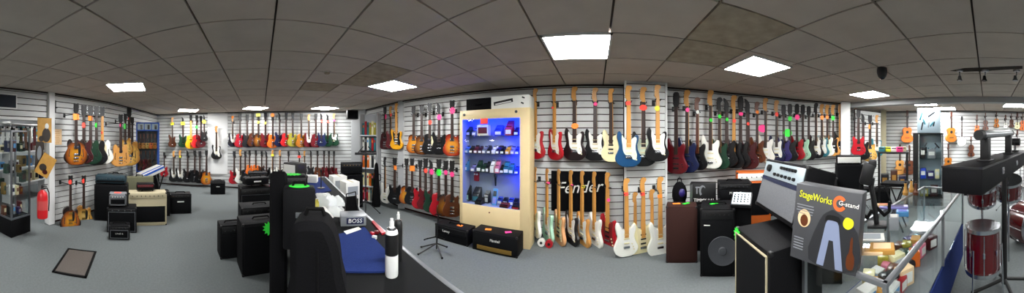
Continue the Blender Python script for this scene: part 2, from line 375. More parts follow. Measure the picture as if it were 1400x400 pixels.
HEAD = dict(
 inline=[(-2.1, 0), (-2.7, 2.5), (-4.3, 4.6), (-3.7, 15.5), (-2.4, 18.2), (.4, 18.8), (3.0, 18.2), (4.2, 16.2), (3.4, 14), (1.6, 11.5), (2.0, 5), (2.1, 0)],
 pair=[(-2.1, 0), (-3.9, 4), (-4.3, 14.5), (-3.2, 16.6), (0, 15.6), (3.2, 16.6), (4.3, 14.5), (3.9, 4), (2.1, 0)],
 pointed=[(-2.1, 0), (-4.2, 4), (-3.6, 13), (-5.4, 20), (-1, 18), (2.6, 12), (2.3, 5), (2.1, 0)],
 bass=[(-2.1, 0), (-3, 3), (-5, 5), (-4.4, 19), (-3, 22.5), (.4, 23.4), (3.6, 22.4), (4.8, 20), (4, 17), (2, 13.5), (2.4, 5), (2.1, 0)],
 basspair=[(-2.1, 0), (-4.6, 5), (-4.2, 19), (0, 21), (4.2, 19), (4.6, 5), (2.1, 0)],
 scroll=[(-1.2, 0), (-1.6, 7), (-1.8, 10), (0, 11.5), (1.8, 10), (1.6, 7), (1.2, 0)],
 slotted=[(-2.4, 0), (-3.2, 2), (-3.4, 16), (0, 18), (3.4, 16), (3.2, 2), (2.4, 0)],
)
#          body      joint nut  head     depth  length  bridge pickups knobs
KIND = dict(
 strat=('strat', 34, 79, 'inline', 4.4, 97.8), super=('strat', 34, 79, 'pointed', 4.2, 99),
 single=('single', 37, 81, 'pair', 5.0, 97.6), tele=('tele', 36.5, 80, 'inline', 4.4, 98.8), horned=('horned', 33.5, 78, 'pair', 3.8, 94.6),
 hollow=('hollow', 36, 84, 'pair', 5.0, 100.6), arch=('arch', 41, 88, 'pair', 7.5, 104.6), bass=('bass', 37, 94, 'bass', 4.6, 117.4),
 jbass=('bass', 37, 94, 'basspair', 4.6, 115), acoustic=('acoustic', 48, 84, 'slotted', 9.5, 102), violin=('violin', 34.5, 48, 'scroll', 4.5, 59.5), ukulele=('ukulele', 25, 44, 'slotted', 6, 61))
WORD = dict(strat='double-cutaway electric guitar', super='pointed-headstock electric guitar', single='single-cutaway electric guitar', tele='slab single-cutaway electric guitar',
 horned='twin-horned electric guitar', hollow='hollow-body electric guitar', arch='archtop guitar', bass='electric bass', jbass='electric bass', acoustic='acoustic guitar', violin='violin', ukulele='ukulele')
NAME = dict(strat='electric_guitar', super='electric_guitar', single='electric_guitar', tele='electric_guitar', horned='electric_guitar', hollow='hollow_body_guitar', arch='archtop_guitar',
 bass='bass_guitar', jbass='bass_guitar', acoustic='acoustic_guitar', violin='violin', ukulele='ukulele')
CAT = dict(bass='bass guitar', jbass='bass guitar', violin='violin', ukulele='ukulele')
def S1(pts, y0, y1, r=0.0): return MB().slab(pts, y0, y1, r)
def guitar_parts(kind, fine):
    """[(part name, mesh, material slot, parent index or None)] in metres, base of the body at z = 0, front towards -Y"""
    bk, zj, zn, hk, dep, L = KIND[kind]; h = dep / 200; out = []
    fr = -h
    def add(n, mb, m, par=None): out.append((n, mb.mesh(n), m, par)); return len(out) - 1
    bd = add('body', S1(curve(cm(BODY[bk]), 4), -h, h, .007), 'finish')
    w0, w1 = (.028, .022) if kind not in ('violin', 'ukulele') else (.017, .013)
    if kind == 'acoustic': w0, w1 = .028, .025
    zb = {'violin': 22, 'ukulele': 19}.get(kind, zj - (10 if kind not in ('acoustic', 'arch') else 2))
    ny = fr - .004
    nk = add('neck', S1([(-w0, zb / 100), (w0, zb / 100), (w1, zn / 100), (-w1, zn / 100)], ny, ny + .022, .004), 'neck')
    add('fretboard', S1([(-w0 * .98, zb / 100), (w0 * .98, zb / 100), (w1 * .98, zn / 100), (-w1 * .98, zn / 100)], ny - .005, ny + .001), 'board', nk)
    hd = add('headstock', S1(curve(cm([(x, z + zn) for x, z in HEAD[hk]]), 2), ny + .002, ny + .017, .002), 'head')
    # tuning pegs
    n = {'inline': 6, 'pointed': 6, 'pair': 3, 'bass': 4, 'basspair': 2, 'scroll': 2, 'slotted': 3 if kind == 'acoustic' else 2}[hk]
    sides = (-1,) if hk in ('inline', 'pointed', 'bass') else (-1, 1)
    if fine:
        for s in sides:
            for k in range(n):
                lo, hi = (4.5, 15.2) if hk != 'bass' else (5.5, 19); lo, hi = (2.5, 9) if hk == 'scroll' else (lo, hi)
                z = (zn + lo + (hi - lo) * (k / max(1, n - 1))) / 100; x = s * (.047 if hk not in ('scroll', 'slotted') else (.02 if hk == 'scroll' else .036))
                add('tuning_peg', MB().box((x, ny + .010, z), (.017, .008, .008 if hk != 'bass' else .014), 0, .002), 'metal', hd)
    if kind in ('strat', 'super', 'tele', 'horned', 'single', 'hollow', 'arch', 'bass', 'jbass'):
        if kind in PG or bk in PG:
            if kind not in ('super', 'jbass'):
                add('pickguard', S1(curve(cm([(x * PG_K + .3, z) for x, z in PG[bk]]), 3), fr - .0025, fr + .001), 'pg')
        pz = {'strat': (17, 22.5, 28), 'super': (17, 28), 'tele': (15, 29.5), 'horned': (16, 27), 'single': (16.5, 28), 'hollow': (17, 29), 'arch': (20, 33), 'bass': (16, 23), 'jbass': (14, 22)}[kind]
        hum = kind in ('super', 'horned', 'single', 'hollow', 'arch')
        for z in pz: add('pickup', MB().box((0, fr - .004, z / 100), (.072 if kind not in ('bass', 'jbass') else .09, .010, .036 if hum else .018), 0, .002), 'metal' if hum and kind not in ('super', 'horned') else 'pick')
        bz = {'strat': 12, 'super': 12, 'tele': 12.5, 'horned': 11, 'single': 11, 'hollow': 11.5, 'arch': 14, 'bass': 9, 'jbass': 8}[kind]
        add('bridge', MB().box((0, fr - .006, bz / 100), (.08, .013, .026), 0, .003), 'metal')
        if kind in ('single', 'hollow', 'arch'): add('tailpiece', MB().box((0, fr - .006, (bz - 5) / 100), (.085, .012, .013), 0, .004), 'metal')
        ks = {'strat': ((7.2, 15), (8.6, 11.4), (9.6, 8)), 'super': ((8, 14), (9.5, 10)), 'tele': ((9, 13), (9.8, 9.6)), 'bass': ((8, 13), (9, 10)), 'jbass': ((9, 13), (10, 9.6))}.get(kind, ((8.4, 15), (11.6, 13), (8.6, 9), (11.4, 7)))
        if fine:
            for x, z in ks: add('knob', MB().lathe([(.0095, 0), (.009, .012), (.006, .014)], n=12), 'knob', bd); out[-1] = out[-1] + ((x / 100, fr - .001, z / 100),)
        if kind in ('hollow', 'arch'):
            for s in (-1, 1):
                fh = [(s * x, z) for x, z in ((11.2, 13), (12.4, 14), (12.6, 18), (11.6, 22), (11.6, 25.5), (10.4, 26), (10.6, 21), (11.4, 17.4), (11.0, 14.6))]
                add('sound_hole', S1(curve(cm(fh), 3), fr - .0012, fr + .001), 'hole')
    elif kind in ('acoustic', 'ukulele'):
        z, r = (33, .05) if kind == 'acoustic' else (17, .028)
        o = [(r * math.cos(2 * PI * k / 24), z / 100 + r * math.sin(2 * PI * k / 24)) for k in range(24)]
        add('sound_hole', S1(o, fr - .0012, fr + .001), 'hole')
        add('bridge', MB().box((0, fr - .004, .15 if kind == 'acoustic' else .075), (.15 if kind == 'acoustic' else .07, .010, .022), 0, .003), 'board')
    elif kind == 'violin':
        for s in (-1, 1):
            fh = [(s * x, z) for x, z in ((4.6, 12), (5.4, 12.6), (5.2, 15), (4.2, 17.4), (4.0, 19.5), (3.2, 19.6), (3.6, 16.6), (4.5, 14))]
            add('sound_hole', S1(curve(cm(fh), 2), fr - .0012, fr + .001), 'hole')
        add('bridge', MB().box((0, fr - .012, .155), (.04, .004, .03), 0, .001), 'neck')
        add('tailpiece', S1(cm([(-1.2, 1), (1.2, 1), (2, 11), (-2, 11)]), fr - .012, fr - .004), 'hole')
    return out
def guitar(kind, finish, pg, loc, yaw, height, label, group, fine, neck='rosewood', head=None, metal='chrome', roll=0.0, name=None):
    parts = cached((kind, fine), lambda: guitar_parts(kind, fine))
    s = height / (KIND[kind][5] / 100)
    t = thing(name or NAME[kind], label, CAT.get(kind, 'guitar'), loc, yaw, group, 0, s, roll)
    H = head or {'inline': 'maple', 'bass': 'maple', 'slotted': 'mahogany', 'scroll': 'finish_walnut'}.get(KIND[kind][3], 'black_plastic')
    mm = dict(finish='finish_' + finish, neck='maple' if neck == 'maple' or KIND[kind][3] in ('inline', 'bass') else 'mahogany', board=neck, head=H, metal=metal, pg='pg_' + pg if pg else 'pg_black',
              pick='pg_white' if pg in ('black',) else ('pg_black' if pg not in ('white', 'mint') else 'pg_cream'), hole='black_plastic', knob='pg_black' if pg in ('black', None) else 'pg_cream')
    objs = []
    for pr in parts:
        n, me, slot, par = pr[:4]
        if slot == 'pg' and not pg: objs.append(None); continue
        objs.append(link(n, me, M(mm[slot]), objs[par] if par is not None else t, pr[4] if len(pr) > 4 else None))
    return t, s
def hanger(loc, yaw, reach, label, group, turn=0.0):
    """wall hook: plate on the slats, arm, two prongs cradling the neck; loc is the neck, the wall is `reach` behind"""
    t = thing('guitar_hanger', label, 'hanger', loc, yaw, group)
    k = ('hanger', round(reach, 2))
    part_m = cached(k, lambda: [MB().box((.0, reach - .006, .0), (.05, .014, .085), 0, .004).mesh('back_plate'), MB().cyl((0, reach - .01, .0), (0, .028, .0), .008).mesh('arm'),
        MB().tube([(-.036, -.045, .012), (-.038, -.01, 0), (-.022, .03, 0), (.022, .03, 0), (.038, -.01, 0), (.036, -.045, .012)], .007).mesh('yoke')])
    for n, me in zip(('back_plate', 'arm', 'yoke'), part_m): link(n, me, M('black_plastic'), t, None, (0, 0, turn if n == 'yoke' else 0))
def price_tag(loc, yaw, col, shape, size, label, group='fluorescent price tags'):
    r = size / 2
    def mk():
        if shape == 'star': pts = [((r if k % 2 else r * .68) * math.cos(2 * PI * k / 24), (r if k % 2 else r * .68) * math.sin(2 * PI * k / 24)) for k in range(24)]
        elif shape == 'round': pts = [(r * 1.1 * math.cos(2 * PI * k / 24), r * .85 * math.sin(2 * PI * k / 24)) for k in range(24)]
        else: pts = [(-r * .9, -r * .75), (r, -r * .65), (r * .9, r * .8), (-r, r * .7)]
        return S1(pts, -.0015, .0015).mesh('price_tag')
    o = link('price_tag', cached(('tag', shape, round(size, 2)), mk), M('tag_' + col), None, loc, (0, 0, yaw))
    return tag(o, label, 'price tag', group)
OFF = .125
def guitar_row(rows, poly, where, short, group, fine=True, hang=True, off=OFF):
    """rows: (column, top row, bottom row, kind, finish words, finish, pickguard, options)"""
    sh = short.replace(' the ', ' ')
    info = []
    for r in rows:
        D, yaw = hit(r[0], poly, off); p = pol(r[0], D); k = KIND[r[3]]
        s = (zat(r[1], D) - zat(r[2], D)) / (k[5] / 100)
        info.append((p, max(abs(x) for x, z in BODY[k[0]]) / 100 * s, (k[4] / 100 + .03) * s, yaw))
    tight = 0.0; need = 0.0
    for i in range(len(rows)):                # guitars hung close together are all turned a little so that they nest
        for j in range(i):
            if abs(info[i][0].z) < 1 and i - j == 1:
                gap = (info[i][0] - info[j][0]).length
                if gap < info[i][1] + info[j][1] + .02: tight = max(tight, math.asin(min(.93, max(info[i][2], info[j][2]) / gap)))
    for i, r in enumerate(rows):
        px, y0, y1, kind, words, fin, pg = r[:7]; op = r[7] if len(r) > 7 else {}
        turn = op.get('turn'); yaw = info[i][3]
        if turn is None: turn = tight * (1 if face(px) - yaw > 0 else -1)
        reach = max(off, info[i][1] * abs(math.sin(turn)) + info[i][2] * .5 + .012) + op.get('fwd', 0)
        D, yaw = hit(px, poly, reach); p = pol(px, D); zb, zt = zat(y1, D), zat(y0, D)
        o = ORD[i + 1]
        t, s = guitar(kind, fin, pg, (p.x, p.y, zb), yaw + turn, zt - zb, f"{words} {WORD[kind]}, {o} from left, {where}", group, fine, op.get('neck', 'rosewood'), op.get('head'), op.get('metal', 'chrome'), op.get('roll', 0))
        nz = zb + KIND[kind][2] / 100 * s - .012
        n = Vector((math.sin(yaw), -math.cos(yaw), 0))
        if hang: hanger(p + Vector((0, 0, nz)) + n * .02, yaw, reach + .022, f"black wall hook holding the {o} guitar from left, {sh}", 'guitar hooks on the slatted walls', turn)
        for j, tg in enumerate(op.get('tags', ())):
            ty, col, shape = tg[:3]; sz = tg[3] if len(tg) > 3 else .08; dx = tg[4] if len(tg) > 4 else 0
            q = pol(px + dx, D - .052 - .008 * j)
            nm = col
            extra = '' if len(op['tags']) == 1 else (', upper' if ty == min(z[0] for z in op['tags']) else ', lower')
            price_tag((q.x, q.y, zat(ty, D - .05)), yaw, col, shape, sz, f"{nm} {'star' if shape == 'star' else 'card'} price tag, {o} guitar from left, {sh}{extra}")

T_ = lambda *a: {'tags': a}
# --- wall beside the fire extinguisher
guitar_row([
 (104, 141, 225, 'hollow', 'amber sunburst', 'sunburst', 'black', dict(fwd=.15, tags=[(159.5, 'orange', 'card', .15)])),
 (114.5, 144, 223, 'horned', 'dark maroon', 'maroon', None, dict(fwd=.08, tags=[(171, 'red', 'star', .12)])),
 (123.5, 145, 224, 'hollow', 'dark green', 'green', None, dict(tags=[(161.5, 'orange', 'card', .13)])),
 (131.5, 145, 225, 'hollow', 'glossy black', 'black', None, dict(tags=[(171, 'green', 'star', .11)])),
 (139.5, 146, 224, 'hollow', 'cream white', 'white', 'cream', dict(neck='maple', tags=[(181, 'red', 'star', .06)])),
], LEFT, 'upper row beside the fire extinguisher', 'upper row beside the extinguisher', 'hollow guitars hung beside the fire extinguisher')
guitar_row([
 (96, 239, 314, 'arch', 'brown sunburst', 'sunburst', 'black', dict(turn=-.5, fwd=.14, tags=[(248.5, 'red', 'star', .1)], metal='gold')),
 (114, 239, 311, 'arch', 'blond', 'honey', 'black', dict(turn=-.5, fwd=.05, tags=[(247, 'red', 'star', .1)], metal='gold')),
], LEFT, 'lower row beside the fire extinguisher', 'lower row beside the extinguisher', 'archtops hung low beside the fire extinguisher', off=.16)
guitar_row([
 (164.5, 156, 227, 'hollow', 'pale natural', 'natural', None, dict(fwd=.16, tags=[(171, 'pink', 'star', .08)])),
 (171, 155, 212, 'hollow', 'blond', 'honey', None, dict(fwd=.08, tags=[(172.5, 'green', 'round', .16)])),
 (176, 147, 226, 'hollow', 'yellow and black', 'honey', 'black', dict(tags=[(162, 'red', 'star', .08)])),
 (180.5, 160, 216, 'hollow', 'honey', 'honey', None, {}),
], LEFT, 'section before the blue glass case', 'section before the blue glass case', 'natural guitars hung before the glass case')
# --- far end wall
guitar_row([
 (235.5, 160, 201, 'bass', 'dark brown', 'brown', None, dict(tags=[(169, 'yellow', 'card', .13)])),
 (250, 160, 201, 'super', 'green and black', 'green', None, dict(tags=[(168.5, 'yellow', 'card', .15)])),
 (260.5, 157, 203, 'single', 'yellow amber', 'yellow', None, dict(neck='maple')),
 (268.5, 157, 202, 'single', 'bright red', 'brightred', None, dict(tags=[(173.5, 'green', 'star', .12)])),
 (274.5, 158, 201, 'horned', 'dark red', 'dkred', None, {}),
 (279, 157, 193, 'super', 'black', 'black', None, dict(fwd=.10, tags=[(166, 'yellow', 'star', .14)])),
], BACK, 'upper row left of the white panel', 'upper row left of the white panel', 'guitars hung high left of the white panel', fine=False)
guitar_row([
 (224.5, 208, 241, 'horned', 'small red', 'red', None, {}),
 (237.5, 206, 248, 'strat', 'black and white', 'black', 'white', {}),
 (246, 205, 248, 'strat', 'black white-faced', 'black', 'white', dict(tags=[(214, 'yellow', 'card', .08)])),
 (256.5, 205, 249, 'super', 'black', 'black', None, {}),
 (266, 205, 249, 'single', 'black', 'black', None, {}),
 (273, 206, 250, 'horned', 'black', 'black', None, {}),
 (282, 205, 252, 'single', 'orange sunburst', 'sunburst', None, {}),
], BACK, 'lower row left of the white panel', 'lower row left of the white panel', 'guitars hung low left of the white panel', fine=False)
guitar_row([(296, 172, 217.5, 'strat', 'black and white', 'black', 'white', dict(neck='rosewood'))], BACK, 'alone on the white panel', 'on the white panel', None, fine=True)
guitar_row([
 (318, 158, 200, 'strat', 'black white-faced', 'black', 'white', dict(tags=[(160, 'orange', 'star', .1)])),
 (328, 155, 201, 'single', 'red', 'red', None, {}),
 (338, 156, 201, 'horned', 'dark', 'charcoal', None, {}),
 (345.5, 154, 200, 'single', 'dark brown', 'brown', None, {}),
 (353, 155, 200, 'single', 'tobacco sunburst', 'tobacco', None, dict(tags=[(157, 'yellow', 'card', .13), (167, 'yellow', 'star', .1)])),
 (362.5, 154, 201, 'horned', 'cherry red', 'dkred', None, dict(tags=[(168, 'yellow', 'star', .09)])),
 (372.5, 156, 202, 'single', 'orange amber', 'orange', None, dict(tags=[(157, 'orange', 'star', .14)])),
 (382, 154, 200, 'super', 'navy blue', 'navy', None, {}),
 (391, 154, 200, 'single', 'bright red', 'brightred', None, {}),
 (400, 154, 200, 'single', 'olive green', 'olive', None, {}),
 (411.5, 155, 201, 'single', 'amber orange', 'amber', None, {}),
 (422, 156, 201, 'strat', 'red and white', 'dkred', 'white', {}),
 (431.5, 155, 201, 'single', 'dark red', 'dkred', None, {}),
 (440, 155, 200, 'super', 'navy black', 'navy', None, dict(fwd=.06, tags=[(165.5, 'red', 'star', .09)])),
 (448.5, 156, 200, 'super', 'dark green', 'green', None, dict(tags=[(166, 'red', 'star', .09)])),
 (457, 155, 199, 'tele', 'dark green', 'green', 'white', dict(tags=[(164, 'pink', 'star', .08)])),
], BACK, 'upper row right of the white panel', 'upper row right of the white panel', 'guitars hung high right of the white panel', fine=False)
guitar_row([
 (320, 206, 251, 'horned', 'red', 'red', None, {}),
 (328.5, 204, 250, 'strat', 'white', 'white', 'white', dict(turn=.5)),
 (335, 206, 248, 'single', 'black', 'black', None, {}),
 (341, 205, 238, 'single', 'orange red', 'orange', None, {}),
 (349.5, 205, 238, 'single', 'orange', 'orange', None, {}),
 (357.5, 206, 240, 'horned', 'brown', 'brown', None, {}),
 (364, 206, 246, 'super', 'black', 'black', None, {}),
 (372.5, 205, 246, 'strat', 'black and white', 'black', 'white', dict(tags=[(212, 'yellow', 'card', .09)])),
 (382.5, 205, 246, 'strat', 'pale', 'white', 'black', dict(turn=.6)),
 (394, 206, 240, 'single', 'brown', 'brown', None, {}),
 (409, 206, 242, 'super', 'black', 'black', None, dict(tags=[(214, 'red', 'card', .1)])),
 (416, 206, 242, 'strat', 'black and white', 'black', 'white', {}),
 (425, 205, 242, 'super', 'charcoal', 'charcoal', None, {}),
 (434.5, 205, 243, 'single', 'walnut brown', 'walnut', None, {}),
 (443.5, 205, 243, 'single', 'dark red', 'dkred', None, {}),
 (450, 206, 242, 'horned', 'maroon', 'maroon', None, {}),
 (457, 206, 243, 'single', 'deep red', 'dkred', None, {}),
], BACK, 'lower row right of the white panel', 'lower row right of the white panel', 'guitars hung low right of the white panel', fine=False)
# --- long wall up to the pedal cabinet
guitar_row([
 (527, 146, 204, 'single', 'maroon', 'maroon', None, dict(tags=[(159.5, 'pink', 'star', .14)])),
 (534.5, 145, 203, 'bass', 'dark red', 'dkred', None, dict(tags=[(157, 'red', 'card', .08)])),
 (542.5, 141, 204, 'strat', 'yellow', 'yellow', 'black', dict(neck='maple')),
 (566, 145, 209, 'single', 'sunburst', 'sunburst', None, {}),
 (577, 144, 211, 'single', 'dark sunburst', 'tobacco', None, {}),
 (588, 141, 210, 'single', 'black', 'black', 'cream', dict(tags=[(167, 'red', 'star', .1)])),
 (600.5, 140, 211, 'super', 'black', 'black', None, dict(tags=[(160, 'pink', 'star', .12)])),
 (618.5, 137, 213, 'single', 'cherry sunburst', 'cherryburst', None, dict(tags=[(151, 'pink', 'star', .14)])),
], LONG, 'upper row before the pedal cabinet', 'upper row before the pedal cabinet', 'guitars hung high before the pedal cabinet')
guitar_row([
 (527, 214, 277, 'bass', 'white', 'white', 'white', dict(turn=.25, fwd=.14, head='black_plastic')),
 (540, 215, 278, 'horned', 'black', 'black', None, dict(fwd=.05, tags=[(229, 'orange', 'card', .13)])),
 (556, 216, 278, 'single', 'orange sunburst', 'sunburst', None, {}),
 (563.5, 216, 279, 'single', 'black', 'black', None, dict(tags=[(230, 'orange', 'card', .15)])),
 (574.5, 218, 285, 'horned', 'red', 'red', None, {}),
 (582, 216, 286, 'horned', 'dark red', 'dkred', None, dict(tags=[(233, 'red', 'star', .11)])),
 (590, 218, 290, 'super', 'dark green', 'green', None, dict(tags=[(234.5, 'pink', 'star', .13)])),
 (600, 217, 294, 'single', 'cherry', 'red', None, dict(tags=[(235.5, 'green', 'star', .15)])),
 (609.5, 219, 295, 'single', 'tobacco brown', 'tobacco', None, dict(tags=[(235.5, 'pink', 'star', .1)])),
 (618, 219, 296, 'single', 'walnut', 'walnut', None, dict(tags=[(238, 'pink', 'star', .11)])),
], LONG, 'lower row before the pedal cabinet', 'lower row before the pedal cabinet', 'guitars hung low before the pedal cabinet')
# --- long wall after the pedal cabinet
guitar_row([
 (733, 121, 217, 'strat', 'red', 'red', 'white', dict(neck='maple', turn=-.5)),
 (759.5, 121, 218.5, 'strat', 'red', 'red', 'white', dict(neck='maple', turn=-.75, tags=[(147, 'red', 'star', .04, -4)])),
 (786, 118.5, 219, 'strat', 'dark burgundy black', 'plum', 'white', dict(turn=-.2, tags=[(172, 'orange', 'round', .10)])),
 (814, 120, 219.5, 'strat', 'black', 'black', 'white', dict(turn=-.15, tags=[(142, 'pink', 'star', .07)])),
 (836.5, 121, 221, 'strat', 'cream', 'cream', 'cream', dict(fwd=.14, turn=-.6)),
], LONG, 'upper row just after the pedal cabinet', 'upper row after the pedal cabinet', 'upper guitars just after the pedal cabinet')
guitar_row([
 (733.5, 228, 323, 'strat', 'white', 'white', 'mint', dict(turn=-1.0, neck='maple')),
 (749.5, 230, 330, 'strat', 'mint green', 'mint', 'white', dict(turn=-.95, neck='maple', tags=[(250, 'pink', 'card', .05)])),
 (765.5, 231, 334, 'strat', 'peach', 'peach', 'cream', dict(turn=-1.0, neck='maple')),
 (782, 232, 335, 'strat', 'white and black', 'black', 'white', dict(turn=-.9, neck='maple', tags=[(253, 'pink', 'card', .04)])),
 (797.5, 233, 337, 'strat', 'natural brown', 'natural', 'white', dict(turn=-.95, neck='maple', tags=[(255, 'yellow', 'card', .05)])),
 (814, 234, 338, 'strat', 'white', 'white', 'white', dict(turn=-1.0, neck='maple')),
 (832, 235, 340, 'strat', 'red', 'red', 'red', dict(turn=-.85, neck='maple', tags=[(273, 'pink', 'star', .06)])),
], LONG, 'lower row over the black banner', 'lower row over the banner', 'guitars hung over the black banner', off=.21)
PIL = [(PILY * math.tan(az(850)), PILY), (PILY * math.tan(az(916)), PILY)]
guitar_row([
 (859, 117, 228, 'strat', 'metallic blue', 'blue', 'mint', dict(fwd=.10, turn=.1, neck='maple', tags=[(141, 'red', 'card', .07)])),
 (879.5, 119, 227, 'strat', 'black', 'black', 'mint', dict(turn=-.1, tags=[(147, 'red', 'round', .10)])),
 (898.5, 116, 220.5, 'strat', 'black', 'black', 'white', dict(fwd=.10, turn=.1, neck='maple', tags=[(148, 'yellow', 'star', .09)])),
], PIL, 'upper row on the slatted pillar', 'upper row on the slatted pillar', 'upper guitars on the slatted pillar')
guitar_row([
 (856, 243, 349.5, 'strat', 'white', 'white', 'white', dict(fwd=.10, turn=.2, neck='maple', tags=[(265, 'red', 'card', .06)])),
 (878.5, 242, 350, 'strat', 'yellowed cream', 'cream', 'cream', dict(turn=.25, neck='maple', tags=[(265, 'red', 'card', .06)])),
 (902, 241, 350, 'strat', 'white', 'white', 'white', dict(fwd=.10, turn=.1, neck='maple', tags=[(268, 'orange', 'card', .06)])),
], PIL, 'front of the lower row on the pillar', 'front of the lower pillar row', 'pale guitars at the foot of the pillar', off=.24)
guitar_row([
 (869, 262, 346, 'strat', 'cream', 'cream', 'white', dict(turn=-.5, neck='maple')),
 (892, 258, 346, 'strat', 'cream white', 'cream', 'white', dict(turn=-.5, neck='maple')),
], PIL, 'tucked behind the pale pillar row', 'behind the pale pillar row', 'pale guitars at the foot of the pillar', off=.07, hang=False)
# --- basses on the long wall beyond the pillar
guitar_row([
 (925, 126, 237, 'jbass', 'dark red', 'dkred', None, dict(head='black_plastic', metal='black_plastic')),
 (940, 123, 235, 'bass', 'navy', 'navy', None, dict(tags=[(150, 'pink', 'star', .08)])),
 (954, 133, 232, 'bass', 'black', 'black', None, dict(neck='mahogany', head='finish_walnut', tags=[(153, 'white', 'star', .07)])),
 (972, 123, 230, 'bass', 'white', 'white', 'white', dict(tags=[(164, 'green', 'star', .07)])),
 (984, 133, 231, 'bass', 'dark green', 'green', None, dict(head='black_plastic', tags=[(159, 'green', 'star', .08)])),
 (994, 134, 228, 'super', 'black', 'black', None, dict(tags=[(163, 'green', 'star', .07)])),
 (1004, 130, 230, 'bass', 'black', 'black', None, dict(neck='maple', tags=[(165, 'red', 'star', .08)])),
 (1013, 132, 229, 'jbass', 'black', 'black', None, dict(head='black_plastic', tags=[(155.5, 'pink', 'round', .08)])),
 (1023, 135, 231, 'super', 'dark red brown', 'maroon', None, dict(tags=[(169, 'red', 'star', .07)])),
 (1035.5, 139, 222, 'bass', 'walnut', 'walnut', None, dict(head='finish_walnut', tags=[(153, 'orange', 'star', .08)])),
 (1047, 134, 222, 'bass', 'white and brown', 'white', 'white', dict(tags=[(175.5, 'pink', 'round', .17, -4.5)])),
 (1062, 137, 220, 'bass', 'blue', 'navy', 'white', dict(tags=[(156, 'red', 'star', .10)])),
 (1071.5, 143, 220, 'jbass', 'purple black', 'purple', None, dict(head='black_plastic')),
 (1080, 142, 220, 'jbass', 'black', 'black', None, dict(head='black_plastic', tags=[(162, 'green', 'star', .12), (181.5, 'green', 'round', .19, -3)])),
 (1090, 142, 218, 'jbass', 'red', 'red', None, dict(head='black_plastic', tags=[(160, 'pink', 'star', .13)])),
 (1098, 143, 218, 'jbass', 'pale green edged', 'mint', 'black', dict(head='black_plastic')),
 (1106, 145, 218, 'jbass', 'black', 'black', None, dict(head='black_plastic')),
 (1116, 141, 216, 'bass', 'black', 'black', 'white', dict(head='black_plastic')),
 (1124, 142, 214, 'bass', 'teal', 'teal', 'white', dict(tags=[(160.5, 'orange', 'star', .11)])),
], LONG, 'row of basses past the pillar', 'row of basses', 'basses and guitars hung past the pillar')
guitar_row([
 (1131, 143, 213, 'bass', 'white', 'white', 'mint', dict(tags=[(160, 'orange', 'star', .1)])),
 (1139, 143, 213, 'bass', 'natural', 'natural', 'black', dict(tags=[(161, 'green', 'star', .12)])),
 (1148.5, 142, 209, 'strat', 'black', 'black', None, dict(neck='maple')),
], LONG, 'end of the bass row', 'end of the bass row', 'guitars at the end of the bass row')

# ---------------------------------------------------------------- amplifiers
def place(px, D, z=0.0): return pol(px, D) + Vector((0, 0, z))
def amp(name, label, px, D, z0, w, h, d, dyaw=0.0, loc=None, group=None, shell='black_vinyl', cloth='grille_cloth', panel='black_plastic', plo=.16, knobs=6, logo=None, lx=0.0, lz=.5, lw=.16,
        logom='pg_white', head=False, handle=True, pitch=0.0, trim=None, cat='amplifier', corners=True, shear=.15, knobm='black_plastic', gz=None):
    """combo, head or cabinet facing -Y; px/D is the middle of the front"""
    yaw = face(px) + dyaw
    n = Vector((math.sin(yaw), -math.cos(yaw), 0))
    p = (place(px, D) if loc is None else Vector(loc)) - n * d / 2; p.z = z0
    t = thing(name, label, cat, p, yaw, group, pitch)
    f = -d / 2
    part('cabinet', MB().box((0, 0, h / 2), (w, d, h), 0, .014), M(shell), t)
    ph = h * plo
    g0, g1 = gz if gz else (.03, h - .03 - (ph if plo else 0))
    part('grille', MB().box((0, f - .001, (g0 + g1) / 2), (w - .06, .012, g1 - g0), 0, .004), M(cloth), t)
    if trim:
        mb = MB()
        for z in (g0, g1): mb.box((0, f - .004, z), (w - .05, .012, .008), 0)
        for x in (-1, 1): mb.box((x * (w / 2 - .027), f - .004, (g0 + g1) / 2), (.008, .012, g1 - g0), 0)
        part('trim', mb, M(trim), t)
    if plo:
        pz = h - .02 - ph / 2
        cp = part('control_panel', MB().box((0, f - .001, pz), (w - .04, .012, ph), 0, .003), M(panel), t)
        if knobs:
            me = cached(('ampknob',), lambda: MB().cyl((0, 0, 0), (0, -.016, 0), .010, 0, .008, 10).mesh('knob'))
            for k in range(knobs): link('knob', me, M(knobm), cp, ((-.5 + (k + .5) / knobs) * (w - .08), f - .006, pz))
    if handle:
        part('handle', MB().tube([(-.11, 0, h - .004), (-.09, 0, h + .022), (.09, 0, h + .022), (.11, 0, h - .004)], .009), M('rubber'), t)
    if corners:
        me = cached(('corner',), lambda: MB().box((0, 0, 0), (.034, .034, .034), 0, .012).mesh('corner_protector'))
        for x in (-1, 1):
            for z in (.015, h - .015): link('corner_protector', me, M('black_plastic'), t, (x * (w / 2 - .014), f + .014, z))
    if logo == 'plate': part('name_plate', MB().box((lx * w, f - .009, h * lz), (lw, .004, lw * .16), 0, .001), M(logom), t, 'pale name plate')
    elif logo: lettering('lettering', logo, .05 if lw > .12 else .03, M(logom), t, (lx * w, f - .010, h * lz), shear, lw)
    return t
